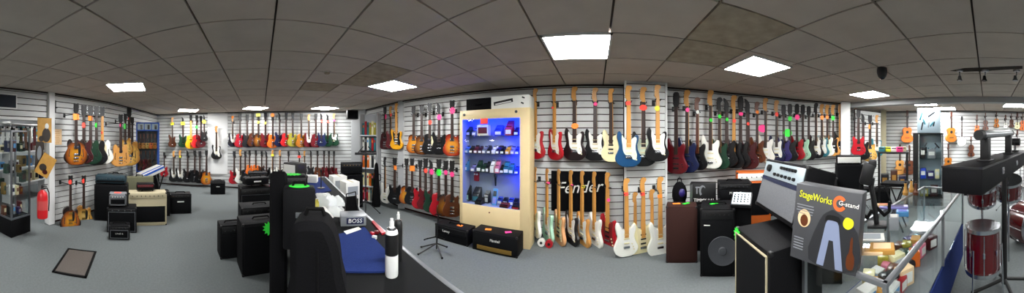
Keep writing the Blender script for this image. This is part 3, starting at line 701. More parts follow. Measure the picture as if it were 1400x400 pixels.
# beside the pedal cabinet on the carpet: two heads
amp('amplifier_head', 'long black amp head with white script lettering, beside the cabinet foot', 0, 0, 0, .60, .235, .26, 0, (-2.06, 3.06, 0), logo='Laney', lx=-.13, lz=.66, lw=.13, plo=.30, gz=(.10, .215), knobs=0, shear=.0, head=True)
bpy.data.objects['amplifier_head'].rotation_euler[2] = .02
p = bpy.data.objects['amplifier_head']; p.location = (-2.09, 3.10, 0)
amp('amplifier_head', 'wide black amp head with gold front strip, before the pedal cabinet', 0, 0, 0, .68, .275, .27, 0, (0, 0, 0), logo='Marshall', lx=.02, lz=.66, lw=.15, plo=0, gz=(.03, .25), shear=.2, handle=False)
p = bpy.data.objects['amplifier_head.001']; p.location = (-1.36, 3.10, 0); p.rotation_euler[2] = 0
part('control_panel', MB().box((0, -.143, .06), (.52, .012, .055), 0, .003), M('gold'), p, 'gold control strip')
for k, (x, y, c) in enumerate(((-2.0, 3.1, 'orange'), (-1.5, 3.08, 'orange'), (-1.2, 3.1, 'pink'))):
    o = link('price_tag', MB().box((0, 0, 0), (.09, .06, .004), 0, .001).mesh('price_tag'), M('tag_' + c), None, (x, y, (.2375, .2775, .2775)[k]), (0, 0, .3 * k))
    tag(o, ('orange card lying on the head with white lettering', 'orange card lying on the gold-striped amp head', 'pink card lying on the gold-striped amp head')[k], 'price tag', 'cards lying on the two amp heads')

# pile of amps in the middle of the shop
amp('guitar_amplifier', 'small black practice amp with chrome knobs, lowest and closest of the pile', 320, 3.15, 0, .37, .44, .24, .25, logo=None, knobs=7, knobm='chrome', panel='black_plastic', plo=.2)
amp('guitar_amplifier', 'big black cabinet with a strap handle, behind the small knobbed practice amp', 362, 2.78, 0, .54, .60, .34, .3, plo=0, knobs=0)
amp('guitar_amplifier', 'low grey-fronted amp under the green star card', 358, 3.55, 0, .62, .56, .34, .25, cloth='grey_cloth', plo=.12, knobs=5, trim='chrome')
amp('guitar_amplifier', 'black open-backed combo with pink card on it, middle of the amp pile', 354, 4.3, 0, .68, .70, .38, .2, plo=.14, knobs=6, trim='steel')
amp('amplifier_head', 'black amp head laid on the open-backed combo', 352, 4.36, .735, .46, .13, .22, .35, plo=0, knobs=0, logo='plate', lz=.5, lw=.14, shear=0, gz=(.02, .11))
amp('guitar_amplifier', 'lower black amp of the tall pair behind the pile', 353, 5.15, 0, .46, .44, .32, .1, plo=.14, knobs=5, logo='plate', lw=.12, lz=.55)
amp('guitar_amplifier', 'upper black amp of the tall pair behind the pile', 353, 5.17, .467, .42, .38, .30, .1, plo=.14, knobs=5, logo='plate', lw=.11, lz=.55)
amp('guitar_amplifier', 'small black amp standing alone below the white wall panel', 298, 6.75, 0, .42, .37, .25, .05, plo=.12, knobs=5, logo='plate', lw=.1, lz=.6, shear=0)
q = pol(369, 2.70); price_tag((q.x, q.y, zat(312, 2.70)), face(376), 'green', 'star', .17, 'bright green star card leaning on the big black cabinet', 'green cards around the counter')
amp('amplifier_head', 'black amp head on the counter carrying a green star card', 403, 2.12, .95, .24, .30, .16, .15, plo=.2, knobs=4, handle=False)
for px, D, z, sh, sz, lab in ((400, 2.20, 1.252, 'star', .16, 'bright green star card lying on the amp head below the white monitor'), (409, 1.40, 1.303, 'round', .11, 'green round card lying on the tall black case')):
    q = pol(px, D); price_tag((q.x, q.y, z), face(px), 'green', sh, sz, lab, 'green cards around the counter')
    [o for o in bpy.data.objects if o.get('label') == lab][0].rotation_euler[0] = PI / 2
o = link('price_tag', MB().box((0, 0, 0), (.16, .09, .004), 0, .001).mesh('price_tag'), M('tag_pink'), None, place(374, 4.40, .7025), (0, 0, .5)); tag(o, 'pink card lying on the open-backed combo', 'price tag', 'cards lying on the amp pile')

# amps by the extinguisher wall and the glass case
amp('bass_cabinet', 'large dark blue-black amp behind the blond archtop', 151, 4.55, 0, .64, .70, .34, -.15, shell='black_vinyl', plo=.0, knobs=0, cloth='grille_cloth', panel='black_plastic', corners=True)
amp('amplifier_head', 'dark teal amp head on top of the large cabinet by the archtops', 151, 4.56, .725, .60, .15, .26, -.15, shell='dark_teal' if mat('dark_teal', '14303a', .5) else '', plo=.5, knobs=7, panel='dark_teal', knobm='chrome', gz=(.02, .06), handle=False)
amp('guitar_amplifier', 'black combo with pale trim under the small grey amp', 166.5, 4.0, 0, .50, .42, .28, -.05, trim='chrome', plo=.1, knobs=4, knobm='chrome')
amp('practice_amplifier', 'small grey amp with a row of white knobs on the trimmed combo', 161, 4.02, .447, .30, .20, .2, -.05, shell='grey_cloth', panel='steel', plo=.3, knobs=5, knobm='pg_white', handle=False)
o = link('price_tag', MB().box((0, 0, 0), (.12, .08, .004), 0, .001).mesh('price_tag'), M('tag_red'), None, place(161, 4.12, .6495), (0, 0, 1.9)); tag(o, 'red card lying on the small grey amp', 'price tag', 'cards lying on small amps')
amp('practice_amplifier', 'small black rounded amp on the carpet before the trimmed combo', 163, 3.72, 0, .33, .22, .19, -.05, logo='LINE 6', lw=.12, lz=.45, shear=0, plo=.18, knobs=5, trim='steel')
amp('guitar_amplifier', 'cream tweed style combo with a black grille', 202, 4.32, 0, .70, .60, .28, .06, shell='cream_tolex', panel='cream_tolex', plo=.13, knobs=8, knobm='black_plastic', cloth='grille_cloth', trim='cream_tolex', gz=(.06, .36))
amp('amplifier_head', 'small black amp head with red detail on the cream combo', 199, 4.40, .6275, .33, .12, .18, .06, plo=.35, panel='finish_dkred', knobs=5, knobm='chrome', gz=(.015, .06), handle=False)
amp('guitar_amplifier', 'black amp peeping out behind the cream combo', 223, 4.85, 0, .28, .50, .22, .05, plo=.12, knobs=4)
amp('guitar_amplifier', 'black combo standing free on the carpet beyond the cream combo', 247, 5.0, 0, .46, .42, .26, .1, plo=.13, knobs=6, logo='plate', lw=.14, lz=.62, shear=0)

# stack in the far corner under the loudspeaker
amp('speaker_cabinet', 'tall black speaker cabinet in the corner behind the white boxes', 481, 5.45, 0, .52, .76, .32, .1, plo=0, knobs=0, logo='Marshall', lw=.2, lz=.78, logom='pg_white')
amp('amplifier_head', 'black amp head topping the corner speaker cabinet', 481, 5.47, .78, .50, .25, .24, .1, plo=.3, knobs=6, knobm='gold', handle=False)

# bass amps below the row of basses
amp('bass_cabinet', 'brown fabric-sided bass cabinet with green card, foot of the bass row', 932, 3.02, 0, .40, .72, .24, .0, shell='brown_vinyl' if mat('brown_vinyl', '35201c', .7, bump=.2, nscale=150) else '', cloth='brown_vinyl', plo=0, knobs=0, handle=False)
amp('bass_cabinet', 'black bass combo with a round speaker behind its grille', 981, 2.72, 0, .40, .78, .40, .0, plo=.13, knobs=6, logo='plate', lx=-.3, lw=.07, lz=.76, shear=0)
p = [o for o in bpy.data.objects if o.get('label', '').startswith('black bass combo with a round')][0]
part('speaker_cone', MB().lathe([(.17, 0), (.165, .010), (.14, .004), (.05, .002), (.04, .014), (.0, .016)], n=32), M('steel_dark') if 'steel_dark' in MATS else mat('steel_dark', '3a3c40', .6), p, 'grey round speaker', (.06, -.206, .30), (PI / 2, 0, 0))
amp('guitar_amplifier', 'black amp head with silver lettering beside the black banner box', 1005, 3.25, .74, .47, .24, .3, .1, plo=.26, knobs=7, logo='Marshall', lw=.16, lz=.42, panel='black_plastic', knobm='chrome')
amp('guitar_cabinet', 'black cabinet carrying the amp head with silver lettering', 1005, 3.30, 0, .44, .74, .36, .1, plo=0, knobs=0, handle=False)
mat('orange_vinyl', 'c8601c', .55)
amp('guitar_amplifier', 'orange amp behind the tilted silver-fronted amp', 1031, 3.98, .0, .58, 1.02, .3, .15, shell='orange_vinyl', cloth='grille_cloth', plo=.12, panel='pg_white', knobs=6, gz=(.3, .84), handle=False)
amp('guitar_cabinet', 'black cabinet carrying the tilted silver-fronted amp', 0, 0, 0, .44, .975, .40, 0, (.871, 1.135, 0), plo=0, knobs=0, trim='cream_tolex', handle=False)
t = amp('bass_amplifier', 'grey-fronted amp with silver knob panel, tilted back on a black cabinet', 0, 0, 0, .62, .385, .24, 0, (0, 0, 0), cloth='grey_cloth', plo=.30, panel='silver_panel' if mat('silver_panel', 'b4c2c8', .35, .2) else '', knobs=0, pitch=-.29, handle=False)
n = Vector((-.957, .29, 0)); t.location = Vector((1.117, 1.234, 1.012)) - n * .115; t.rotation_euler = (-.29, 0, -1.865)
c_ = [o for o in bpy.data.objects if o.get('label') == 'black cabinet carrying the tilted silver-fronted amp'][0]
c_.location = Vector((.874, 1.155, 0)) + Vector((.988, -.155, 0)) * .20; c_.rotation_euler = (0, 0, -1.726)
cp = [c for c in t.children if c.name.startswith('control_panel')][0]
part('stripe', MB().box((0, -.124, .232), (.57, .012, .028), 0), M('finish_navy'), t, 'dark blue stripe')
me = MB().cyl((0, 0, 0), (0, -.018, 0), .012, 0, .010, 12).mesh('knob')
for x, z in [(.0 + .038 * k, .335) for k in range(6)] + [(-.08 + .055 * k, .280) for k in range(6)]: link('knob', me, M('black_plastic'), cp, (x, -.126, z))
link('knob', MB().cyl((0, 0, 0), (0, -.02, 0), .03, 0, .026, 16).mesh('knob'), M('black_plastic'), cp, (-.19, -.126, .315), label='large round knob')
# further amps towards the second room
amp('guitar_amplifier', 'wide black amp pair half hidden behind the tilted amp', 1118, 3.6, 0, .62, .98, .4, .1, plo=.16, knobs=6)
amp('guitar_cabinet', 'tall black cabinet under the pale amp head', 1162, 3.9, 0, .46, 1.16, .4, .1, plo=0, knobs=0, handle=False)
amp('amplifier_head', 'pale silver amp head on the tall black cabinet', 1161, 3.92, 1.16, .42, .14, .26, .1, panel='pg_white', plo=.72, knobs=0, gz=(.01, .03), handle=False, corners=False)
amp('amplifier_head', 'white-fronted amp head lying behind the boxed stand', 1124, 2.6, .93, .28, .11, .22, .0, panel='pg_white', plo=.7, knobs=4, gz=(.01, .03), handle=False, corners=False)
amp('guitar_cabinet', 'black cabinet behind the boxed stand, under the white-fronted head', 1124, 2.58, 0, .44, .93, .36, .0, plo=0, knobs=0, handle=False)

# ---------------------------------------------------------------- pedal display cabinet
CX0, CX1, CYF, CYB, CZT = -2.106, -.934, 3.26, 3.52, 2.03
OX0, OX1, OZ0, OZ1 = -2.055, -1.085, .545, 1.885
mat('birch', 'd6c193', .5, noise=.06, nscale=6); mat('led_blue', '1030ff', .5, emit=105.0); mat('white_laminate', 'cfd4da', .5); mat('lining', '8f98ad', .6)
cab = thing('display_cabinet', 'pale wooden display cabinet lit blue inside, full of effect pedals', 'display cabinet', ((CX0 + CX1) / 2, (CYF + CYB) / 2, 0))
cx, cy = (CX0 + CX1) / 2, (CYF + CYB) / 2
def cpart(n, boxes, m, label=None):
    mb = MB()
    for x0, x1, y0, y1, z0, z1 in boxes: mb.box(((x0 + x1) / 2 - cx, (y0 + y1) / 2 - cy, (z0 + z1) / 2), (x1 - x0, y1 - y0, z1 - z0), 0, .002)
    return part(n, mb, m, cab, label)
cpart('side_panel', [(CX0, CX0 + .03, CYF, CYB, 0, CZT)], M('birch')); cpart('side_panel', [(CX1 - .03, CX1, CYF, CYB, 0, CZT)], M('birch'))
cpart('top_panel', [(CX0 + .03, CX1 - .03, CYF + .02, CYB, CZT - .03, CZT)], M('birch')); cpart('back_panel', [(CX0 + .03, CX1 - .03, CYB - .02, CYB, 0, CZT - .03)], M('lining'), 'pale back panel')
cpart('face_frame', [(CX0 + .03, OX0, CYF, CYF + .02, 0, CZT), (OX1, CX1 - .03, CYF, CYF + .02, 0, CZT), (OX0, OX1, CYF, CYF + .02, OZ1, CZT)], M('birch'))
lower = cpart('lower_panel', [(OX0, OX1, CYF, CYF + .02, 0, OZ0)], M('birch'))
cpart('inner_panel', [(OX0 - .018, OX0, CYF + .02, CYB - .02, OZ0, OZ1 + .07), (OX1 + .09, OX1 + .10, CYF + .02, CYB - .02, OZ0, OZ1 + .07), (OX0, OX1 + .09, CYF + .02, CYB - .02, OZ0 - .02, OZ0), (OX0, OX1 + .09, CYF + .02, CYB - .02, OZ1 + .07, OZ1 + .08)], M('lining'), 'pale lining of the cabinet')
SH = [1.63, 1.345, 1.05]
for z in SH: cpart('shelf', [(OX0 + .003, OX1 - .003, CYF + .06, CYB - .03, z - .008, z)], M('pane'), 'clear glass shelf')
cpart('light_strip', [(OX1 + .05, OX1 + .075, CYF + .03, CYF + .055, OZ0 + .35, OZ1 - .02)], M('led_blue'), 'blue light strip')
cpart('light_strip', [(OX0 + .03, OX1 - .03, CYF + .03, CYF + .055, OZ1 + .035, OZ1 + .055)], M('led_blue'), 'blue light strip')
cpart('glass_door', [(OX0, OX1, CYF + .006, CYF + .012, OZ0, OZ1)], M('pane'), 'clear glass front')
for x, z in ((-2.02, 1.965), (-1.14, 1.975)): part('lock', MB().cyl((x - cx, CYF - cy + .002, z), (x - cx, CYF - cy - .014, z), .022, 0, .018, 16), M('steel_dark'), cab, 'round dark lock')
part('lock', MB().cyl((-1.57 - cx, CYF - cy + .002, .46), (-1.57 - cx, CYF - cy - .008, .46), .011), M('finish_dkred'), lower, 'small red lock')
def cab_at(px, y): return y * math.tan(az(px))
def pedal(px, z, w, h, d, col, label, y=3.42, face_='pg_white', lean=.35):
    x = cab_at(px, y); h *= 1.4
    t = thing('effect_pedal', label, 'effect pedal', (x, y, z + .0015), random.uniform(-.1, .1), 'effect pedals on the glass shelves')
    k = ('pedal', round(w, 3), round(h, 3), round(d, 3))
    a, b = h * .45, h
    def mk():
        mb = MB(); bm = bmesh.new(); V = [bm.verts.new(v) for v in ((-w / 2, -d / 2, 0), (w / 2, -d / 2, 0), (w / 2, d / 2, 0), (-w / 2, d / 2, 0), (-w / 2, -d / 2, a), (w / 2, -d / 2, a), (w / 2, d / 2, b), (-w / 2, d / 2, b))]
        for f in ((3, 2, 1, 0), (4, 5, 6, 7), (0, 1, 5, 4), (1, 2, 6, 5), (2, 3, 7, 6), (3, 0, 4, 7)): bm.faces.new([V[i] for i in f])
        bmesh.ops.bevel(bm, geom=bm.edges[:], offset=.004, segments=2, affect='EDGES'); mb._join(bm, 0); return mb.mesh('enclosure')
    link('enclosure', cached(k, mk), M(col), t)
    sl = math.atan2(b - a, d)
    link('footswitch_plate', cached(k + (1,), lambda: MB().box((0, -d * .26, a + (b - a) * .24 + .003), (w * .8, d * .4, .005), 0, .002, Matrix.Rotation(0, 3, 'X')).mesh('footswitch_plate')), M('rubber'), t)
    km = cached(('pedknob',), lambda: MB().cyl((0, 0, 0), (0, 0, .014), .008, 0, .007, 10).mesh('knob'))
    for s in (-1, 0, 1): link('knob', km, M('black_plastic'), t, (s * w * .28, d * .3, a + (b - a) * .8 - .002))
    link('label_plate', cached(k + (2,), lambda: MB().box((0, -d / 2 - .001, a * .5), (w * .8, .003, a * .6), 0).mesh('label_plate')), M(face_), t, label='pale name plate')
def fin(c): return 'finish_' + c
mat('finish_lilac', '8a86c8', .4); mat('finish_grey', '7c8084', .4); mat('finish_sky', '4f8fc4', .4); mat('finish_pink', 'cf6f86', .4); mat('finish_bluebright', '1e3fb4', .4)
def carton(name, px, y, z, w, h, d, col, label, cat='box', fcol=None, group=None, yaw=0.0):
    t = thing(name, label, cat, (cab_at(px, y), y, z + .0015), yaw, group)
    part('carton', MB().box((0, 0, h / 2), (w, d, h), 0, .002), M(col), t)
    if fcol: part('printed_face', MB().box((0, -d / 2 - .001, h * .5), (w * .8, .003, h * .6), 0), M(fcol), t)
    return t
# top shelf
for i, (px, w, h, c, lab) in enumerate(((635.5, .075, .05, 'olive', 'yellow-green pedal at the end of the top shelf'), (642, .07, .11, 'green', 'tall dark green pedal on the top shelf'), (650, .07, .09, 'grey', 'grey pedal beside the cream box, top shelf'),
        (682.5, .12, .12, 'bluebright', 'chunky blue pedal on the top shelf'), (697, .11, .17, 'red', 'tall red pedal on the top shelf'), (707, .07, .09, 'navy', 'navy pedal past the tall red one, top shelf'))):
    pedal(px, SH[0], w, h, .11, fin(c), lab)
carton('pedal_box', 661.5, 3.44, SH[0], .20, .17, .1, 'finish_cream', 'cream box with a dark red print on the top shelf', fcol='finish_dkred')
o = link('price_tag', MB().box((0, 0, 0), (.13, .004, .085), 0, .001).mesh('price_tag'), M('tag_red'), None, (cab_at(662, 3.26), 3.256, 1.85), (0, 0, 0)); tag(o, 'red card stuck at the top of the cabinet glass', 'price tag', 'fluorescent price tags')
cols2 = (('bluebright', 633), ('sky', 639.5), ('black', 645.5), ('dkred', 651.5), ('maroon', 657.5), ('grey', 663.5), ('charcoal', 669.5), ('white', 676), ('purple', 682), ('black', 688), ('yellow', 695), ('lilac', 702), ('bluebright', 708))
for i, (c, px) in enumerate(cols2): pedal(px, SH[1], .058, .085, .11, fin(c), f"{c.replace('bluebright', 'blue').replace('dkred', 'dark red').replace('sky', 'light blue')} pedal, {ORD[i + 1]} from left, second shelf front row", 3.38)
for i, (c, px) in enumerate((('charcoal', 654), ('grey', 671), ('white', 680), ('brown', 687), ('grey', 700))): pedal(px, SH[1], .07, .15, .09, fin(c), f"{c} upright pedal, {ORD[i + 1]} from left, second shelf back row", 3.52)
for i, (c, px, w, h) in enumerate((('sky', 638, .07, .13), ('lilac', 648, .07, .08), ('green', 656, .075, .13), ('green', 662.5, .06, .10), ('charcoal', 667.5, .05, .12), ('white', 674, .06, .14), ('pink', 681, .07, .14), ('black', 687, .06, .09), ('teal', 693, .08, .13), ('teal', 700, .07, .11), ('bluebright', 707, .06, .08))):
    pedal(px, SH[2], w, h, .11, fin(c), f"{c.replace('bluebright', 'blue').replace('sky', 'light blue')} pedal, {ORD[i + 1]} from left on the third shelf", 3.40)
# floor of the cabinet
pedal(639.5, OZ0, .11, .19, .12, fin('black'), 'black pedal with a green glow plate, cabinet floor', 3.46, 'finish_mint')
pedal(652.5, OZ0, .13, .18, .12, fin('charcoal'), 'dark pedal with a teal plate, cabinet floor', 3.46, 'finish_teal')
pedal(667, OZ0, .08, .17, .12, fin('black'), 'slim black pedal with white plate, cabinet floor', 3.48)
pedal(656, OZ0, .12, .07, .12, fin('black'), 'flat black pedal before the teal-plated one', 3.34, 'pg_black')
for i, px in enumerate((685, 692.5, 700, 707)): pedal(px, OZ0, .075, .11, .12, fin('bluebright' if i % 2 == 0 else 'navy'), f"blue pedal, {ORD[i + 1]} from left on the cabinet floor", 3.5)
pedal(690, OZ0, .14, .045, .1, fin('dkred'), 'flat dark red pedal on the cabinet floor', 3.34, 'pg_black'); pedal(706, OZ0, .12, .05, .1, fin('black'), 'flat black pedal with red plate on the cabinet floor', 3.34, 'finish_red')
t = thing('handheld_recorder', 'silver and blue handheld recorder leaning on the cabinet floor', 'recorder', (cab_at(675.5, 3.36), 3.36, OZ0), 0, None, -.25)
part('body', MB().box((0, 0, .13), (.075, .03, .26), 0, .01), M('finish_sky'), t); part('screen', MB().box((0, -.016, .18), (.055, .003, .08), 0), M('dark_screen'), t, 'dark screen'); part('keypad', MB().box((0, -.016, .075), (.055, .004, .09), 0, .002), M('finish_lilac'), t)
t = thing('toy_pedal', 'red boxy pedal hanging below the third shelf', 'effect pedal', (cab_at(652, 3.5), 3.5, .87))
part('enclosure', MB().box((0, 0, .08), (.095, .06, .16), 0, .02), M('finish_red'), t)
for s in (-1, 1): part('knob', MB().cyl((s * .022, -.03, .12), (s * .022, -.045, .12), .014), M('pg_white'), t, 'round white knob')
part('hook', MB().cyl((0, .0, .15), (0, 0, .171), .003), M('steel'), t)
t = thing('microphone', 'black microphone hanging below the third shelf', 'microphone', (cab_at(677.5, 3.46), 3.46, .83))
part('handle', MB().lathe([(.012, 0), (.018, .12), (.02, .13)], n=16), M('black_plastic'), t); part('grille', MB().ball((0, 0, .16), (.028, .028, .036)), M('steel_dark'), t); part('hook', MB().cyl((0, 0, .19), (0, 0, .211), .003), M('steel'), t)
# on top of the cabinet
t = thing('flight_case', 'flat black case lying on top of the pedal cabinet', 'case', (-1.79, 3.46, CZT)); part('shell', MB().box((0, 0, .095), (.44, .32, .19), 0, .012), M('black_fabric'), t); part('handle', MB().tube([(-.06, -.16, .09), (-.05, -.185, .09), (.05, -.185, .09), (.06, -.16, .09)], .008), M('rubber'), t)
t = thing('keyboard_box', 'white cardboard box printed with a keyboard, atop the pedal cabinet', 'box', (-1.255, 3.44, CZT))
part('carton', MB().box((0, 0, .095), (.60, .30, .19), 0, .006), M('paper'), t)
part('keyboard_picture', MB().box((-.10, -.1515, .10), (.31, .003, .055), 0, 0, Matrix.Rotation(-.14, 3, 'Y')), M('black_plastic'), t, 'black keyboard printed on the box'); part('keys_picture', MB().box((-.10, -.1535, .088), (.26, .003, .018), 0, 0, Matrix.Rotation(-.14, 3, 'Y')), M('white_paint'), t, 'pale keys of the printed keyboard')
for x, z in ((.215, .15), (.20, .07)): part('symbol', MB().box((x, -.1515, z), (.045, .003, .02), 0, 0, Matrix.Rotation(.4, 3, 'Y')), M('black_plastic'), t)
# black banner with script lettering on the wall
xa, xb = 3.70 * math.tan(az(753)), 3.70 * math.tan(az(829))
t = thing('banner', 'black cloth banner with white script lettering behind the low guitars', 'banner', ((xa + xb) / 2, 3.742, .45), -.01)
part('cloth', MB().box((0, 0, .30), (xb - xa, .012, .64), 0, .003), M('black_fabric'), t)
lettering('lettering', 'Fender', .26, M('pg_white'), t, (.0, -.009, .36), .35, .74, rot=(PI / 2, -.06, 0))

# ---------------------------------------------------------------- doorway, showcase and notices
def showcase(label, px0, px1, D, h, depth, dyaw, plinth, shelves, name='glass_showcase', frame_m='steel', back=None, base_m='black_vinyl', w=None, post=.028, fascia=None):
    px = (px0 + px1) / 2; w = w or (px1 - px0) / F * D; yaw = face(px) + dyaw; n = Vector((math.sin(yaw), -math.cos(yaw), 0))
    t = thing(name, label, 'showcase', pol(px, D) - n * depth / 2, yaw)
    part('plinth', MB().box((0, 0, plinth / 2), (w, depth, plinth), 0, .004), M(base_m), t)
    for sx in (-1, 1):
        for sy in (-1, 1): part('corner_post', MB().box((sx * (w / 2 - post / 2), sy * (depth / 2 - post / 2), (plinth + h) / 2), (post, post, h - plinth)), M(frame_m), t)
    for z in (plinth + .012, h - .012):
        mb = MB()
        for s in (-1, 1): mb.box((0, s * (depth / 2 - .012), z), (w - 2 * post + .02, .024, .024)); mb.box((s * (w / 2 - .012), 0, z), (.024, depth - 2 * post + .02, .024))
        part('frame_rail', mb, M(frame_m), t)
    part('glass_front', MB().box((0, -depth / 2 + .012, (plinth + h) / 2), (w - 2 * post, .005, h - plinth - .05)), M('pane'), t)
    for s in (-1, 1): part('glass_side', MB().box((s * (w / 2 - .012), 0, (plinth + h) / 2), (.005, depth - 2 * post, h - plinth - .05)), M('pane'), t)
    part('top_panel', MB().box((0, 0, h - .004), (w - .03, depth - .03, .006)), M('pane'), t)
    if back: part('back_panel', MB().box((0, depth / 2 - .012, (plinth + h) / 2), (w - 2 * post, .006, h - plinth - .05)), M(back), t)
    for z in shelves: part('shelf', MB().box((0, 0, z), (w - .03, depth - .03, .008)), M('pane'), t)
    if fascia: part('fascia', MB().box((0, -depth / 2 - .004, h - fascia[1] / 2), (w, .02, fascia[1]), 0, .003), M(fascia[0]), t)
    return t, yaw
def on(t, x, y, z): return t.matrix_basis @ Vector((x, y, z))
mat('showback', '33373a', .6); mat('skin_gold', 'b5853a', .6); mat('poster_dark', '2a2018', .6); mat('poster_gold', 'b98a3a', .6, noise=.35, nscale=12)
sc, sy = showcase('aluminium-framed glass showcase on a black plinth by the doorway', 4, 54, 3.92, 1.72, .40, .72, .28, (.64, 1.0, 1.36), w=.42)
random.seed(11)
IT = ('finish_walnut', 'finish_charcoal', 'finish_grey', 'gold', 'finish_maroon', 'pg_cream', 'finish_green', 'black_plastic', 'steel', 'finish_navy', 'paper', 'finish_sky')
NMS = {'finish_walnut': 'brown', 'finish_charcoal': 'charcoal', 'finish_grey': 'grey', 'gold': 'brassy', 'finish_maroon': 'maroon', 'pg_cream': 'cream', 'finish_green': 'green', 'black_plastic': 'black', 'steel': 'steel', 'finish_navy': 'navy', 'paper': 'white', 'finish_sky': 'light blue'}
LV = ('bottom', 'second', 'third', 'top')
for zi, z in enumerate((.30, .645, 1.005, 1.365)):
    for k in range(5):
        c = IT[(zi * 3 + k * 7) % 12]; w_ = random.uniform(.05, .068); h_ = random.uniform(.10, .2); p = on(sc, -.16 + k * .08, random.uniform(-.08, .08), z)
        t = thing('pedal_box', f"small {NMS[c]} box, {ORD[k + 1]} from left on the {LV[zi]} level of the doorway showcase", 'box', p, sy, 'boxes in the doorway showcase')
        part('carton', MB().box((0, 0, h_ / 2), (w_, .09, h_), 0, .003), M(c), t); part('printed_face', MB().box((0, -.0455, h_ * .55), (w_ * .7, .002, h_ * .4)), M(IT[(zi + k * 3 + 5) % 12]), t)
# posters and notice by the doorway
def poster(px, py, D, w, h, roll, label, m1, shapes, dyaw=0.0, name='poster'):
    t = thing(name, label, 'poster', pol(px, D) + Vector((0, 0, zat(py, D))), face(px) + dyaw, None, 0, 1.0, roll)
    part('sheet', MB().box((0, 0, 0), (w, .004, h)), M(m1), t)
    for n_, c, x, z, rx, rz in shapes:
        part(n_, S1([(x + rx * math.cos(2 * PI * k / 20), z + rz * math.sin(2 * PI * k / 20)) for k in range(20)], -.0035, -.0021), M(c), t)
    return t
poster(61, 178, 4.02, .26, .42, 0, 'gold and dark poster of a guitarist, upper one beside the doorway', 'poster_gold', [('printed_figure', 'poster_dark', .03, -.08, .08, .12), ('printed_guitar', 'paper', .04, .07, .035, .05), ('printed_shadow', 'poster_dark', -.06, -.14, .05, .05)], .4)
poster(62.5, 226, 3.98, .27, .36, .55, 'gold poster hung aslant above the fire extinguisher', 'poster_gold', [('printed_figure', 'poster_dark', -.03, -.05, .07, .06), ('printed_face', 'skin_gold', .03, .06, .05, .06), ('printed_shadow', 'finish_maroon', .04, -.10, .05, .04)], .4)
poster(53.5, 213, 3.96, .14, .48, .05, 'dark narrow poster hung beside the showcase', 'poster_dark', [('printed_figure', 'finish_grey', 0, .05, .04, .12)], .4)
nd, ny = hit(79, LEFT, .006)
t = thing('notice', 'peach paper notice pinned on the slats by the doorway', 'notice', pol(79, nd) + Vector((0, 0, zat(187, nd))), ny)
mat('peach_paper', 'e3c39a', .7); part('sheet', MB().box((0, 0, 0), (.19, .003, .30)), M('peach_paper'), t)
mb = MB()
for k in range(7): mb.box((-.01 + .012 * (k % 3 - 1), -.0022, .1 - k * .035), (.11, .0015, .008))
part('printed_lines', mb, M('skin_gold'), t)
# fire extinguisher on the pillar
ep = pol(58, 3.90)
t = thing('fire_extinguisher', 'red fire extinguisher hung on the doorway pillar', 'fire extinguisher', ep + Vector((0, 0, zat(298, 3.90))), face(58) + .2)
part('tank', MB().lathe([(.05, 0), (.085, .012), (.09, .05), (.09, .36), (.075, .42), (.04, .455), (.03, .47)], n=28), mat('extinguisher_red', 'd21f26', .35), t)
part('instruction_label', MB().lathe([(.0905, .15), (.0908, .16), (.0908, .29), (.0905, .30)], n=28), mat('label_pale', 'd0504e', .5), t)
v = part('valve', MB().cyl((0, 0, .465), (0, 0, .51), .02).box((.03, 0, .52), (.10, .022, .014), 0, .004).box((.035, 0, .545), (.11, .022, .012), 0, .004, Matrix.Rotation(-.15, 3, 'Y')), M('black_plastic'), t)
part('pressure_gauge', MB().cyl((0, -.018, .49), (0, -.034, .49), .016), M('chrome'), v)
part('hose', MB().tube([(.02, -.015, .49), (.07, -.04, .50), (.105, -.03, .42), (.108, -.02, .25), (.10, -.02, .12)], .010), M('rubber'), t)
part('wall_bracket', MB().box((0, .10, .30), (.05, .03, .2)).box((0, .085, .30), (.12, .012, .03)), M('steel_dark'), t)
# framed dark screen, bracket, floor mat
d, y = hit(8, LEFT, .02)
t = thing('wall_screen', 'dark screen in a white frame high above the doorway', 'screen', pol(8, d) + Vector((0, 0, zat(138, d))), y)
part('frame', MB().box((0, .004, 0), (.42, .03, .26), 0, .004), M('white_paint'), t); part('screen', MB().box((0, -.012, 0), (.37, .006, .21), 0), M('dark_screen'), t)
d, y = hit(75, LEFT, .02)
t = thing('wall_bracket', 'short black bracket on the slats over the doorway pillar', 'bracket', pol(75.5, d) + Vector((0, 0, zat(145, d))), y)
part('back_plate', MB().box((0, .012, 0), (.05, .02, .22), 0, .004), M('black_plastic'), t); part('arm', MB().box((0, -.03, -.03), (.02, .08, .02), 0, .003), M('black_plastic'), t)
t = thing('floor_mat', 'grey-brown mat lying on the carpet by the archtops', 'mat', pol(104, 3.05), .35)
part('pile', MB().box((0, 0, .006), (.62, .42, .012), 0, .003), mat('mat_brown', '5b5550', .95, noise=.3, nscale=80), t); part('border', MB().box((0, .195, .008), (.64, .03, .016), 0, .003).box((0, -.195, .008), (.64, .03, .016), 0, .003).box((.305, 0, .008), (.03, .42, .016), 0, .003).box((-.305, 0, .008), (.03, .42, .016), 0, .003), M('rubber'), t)
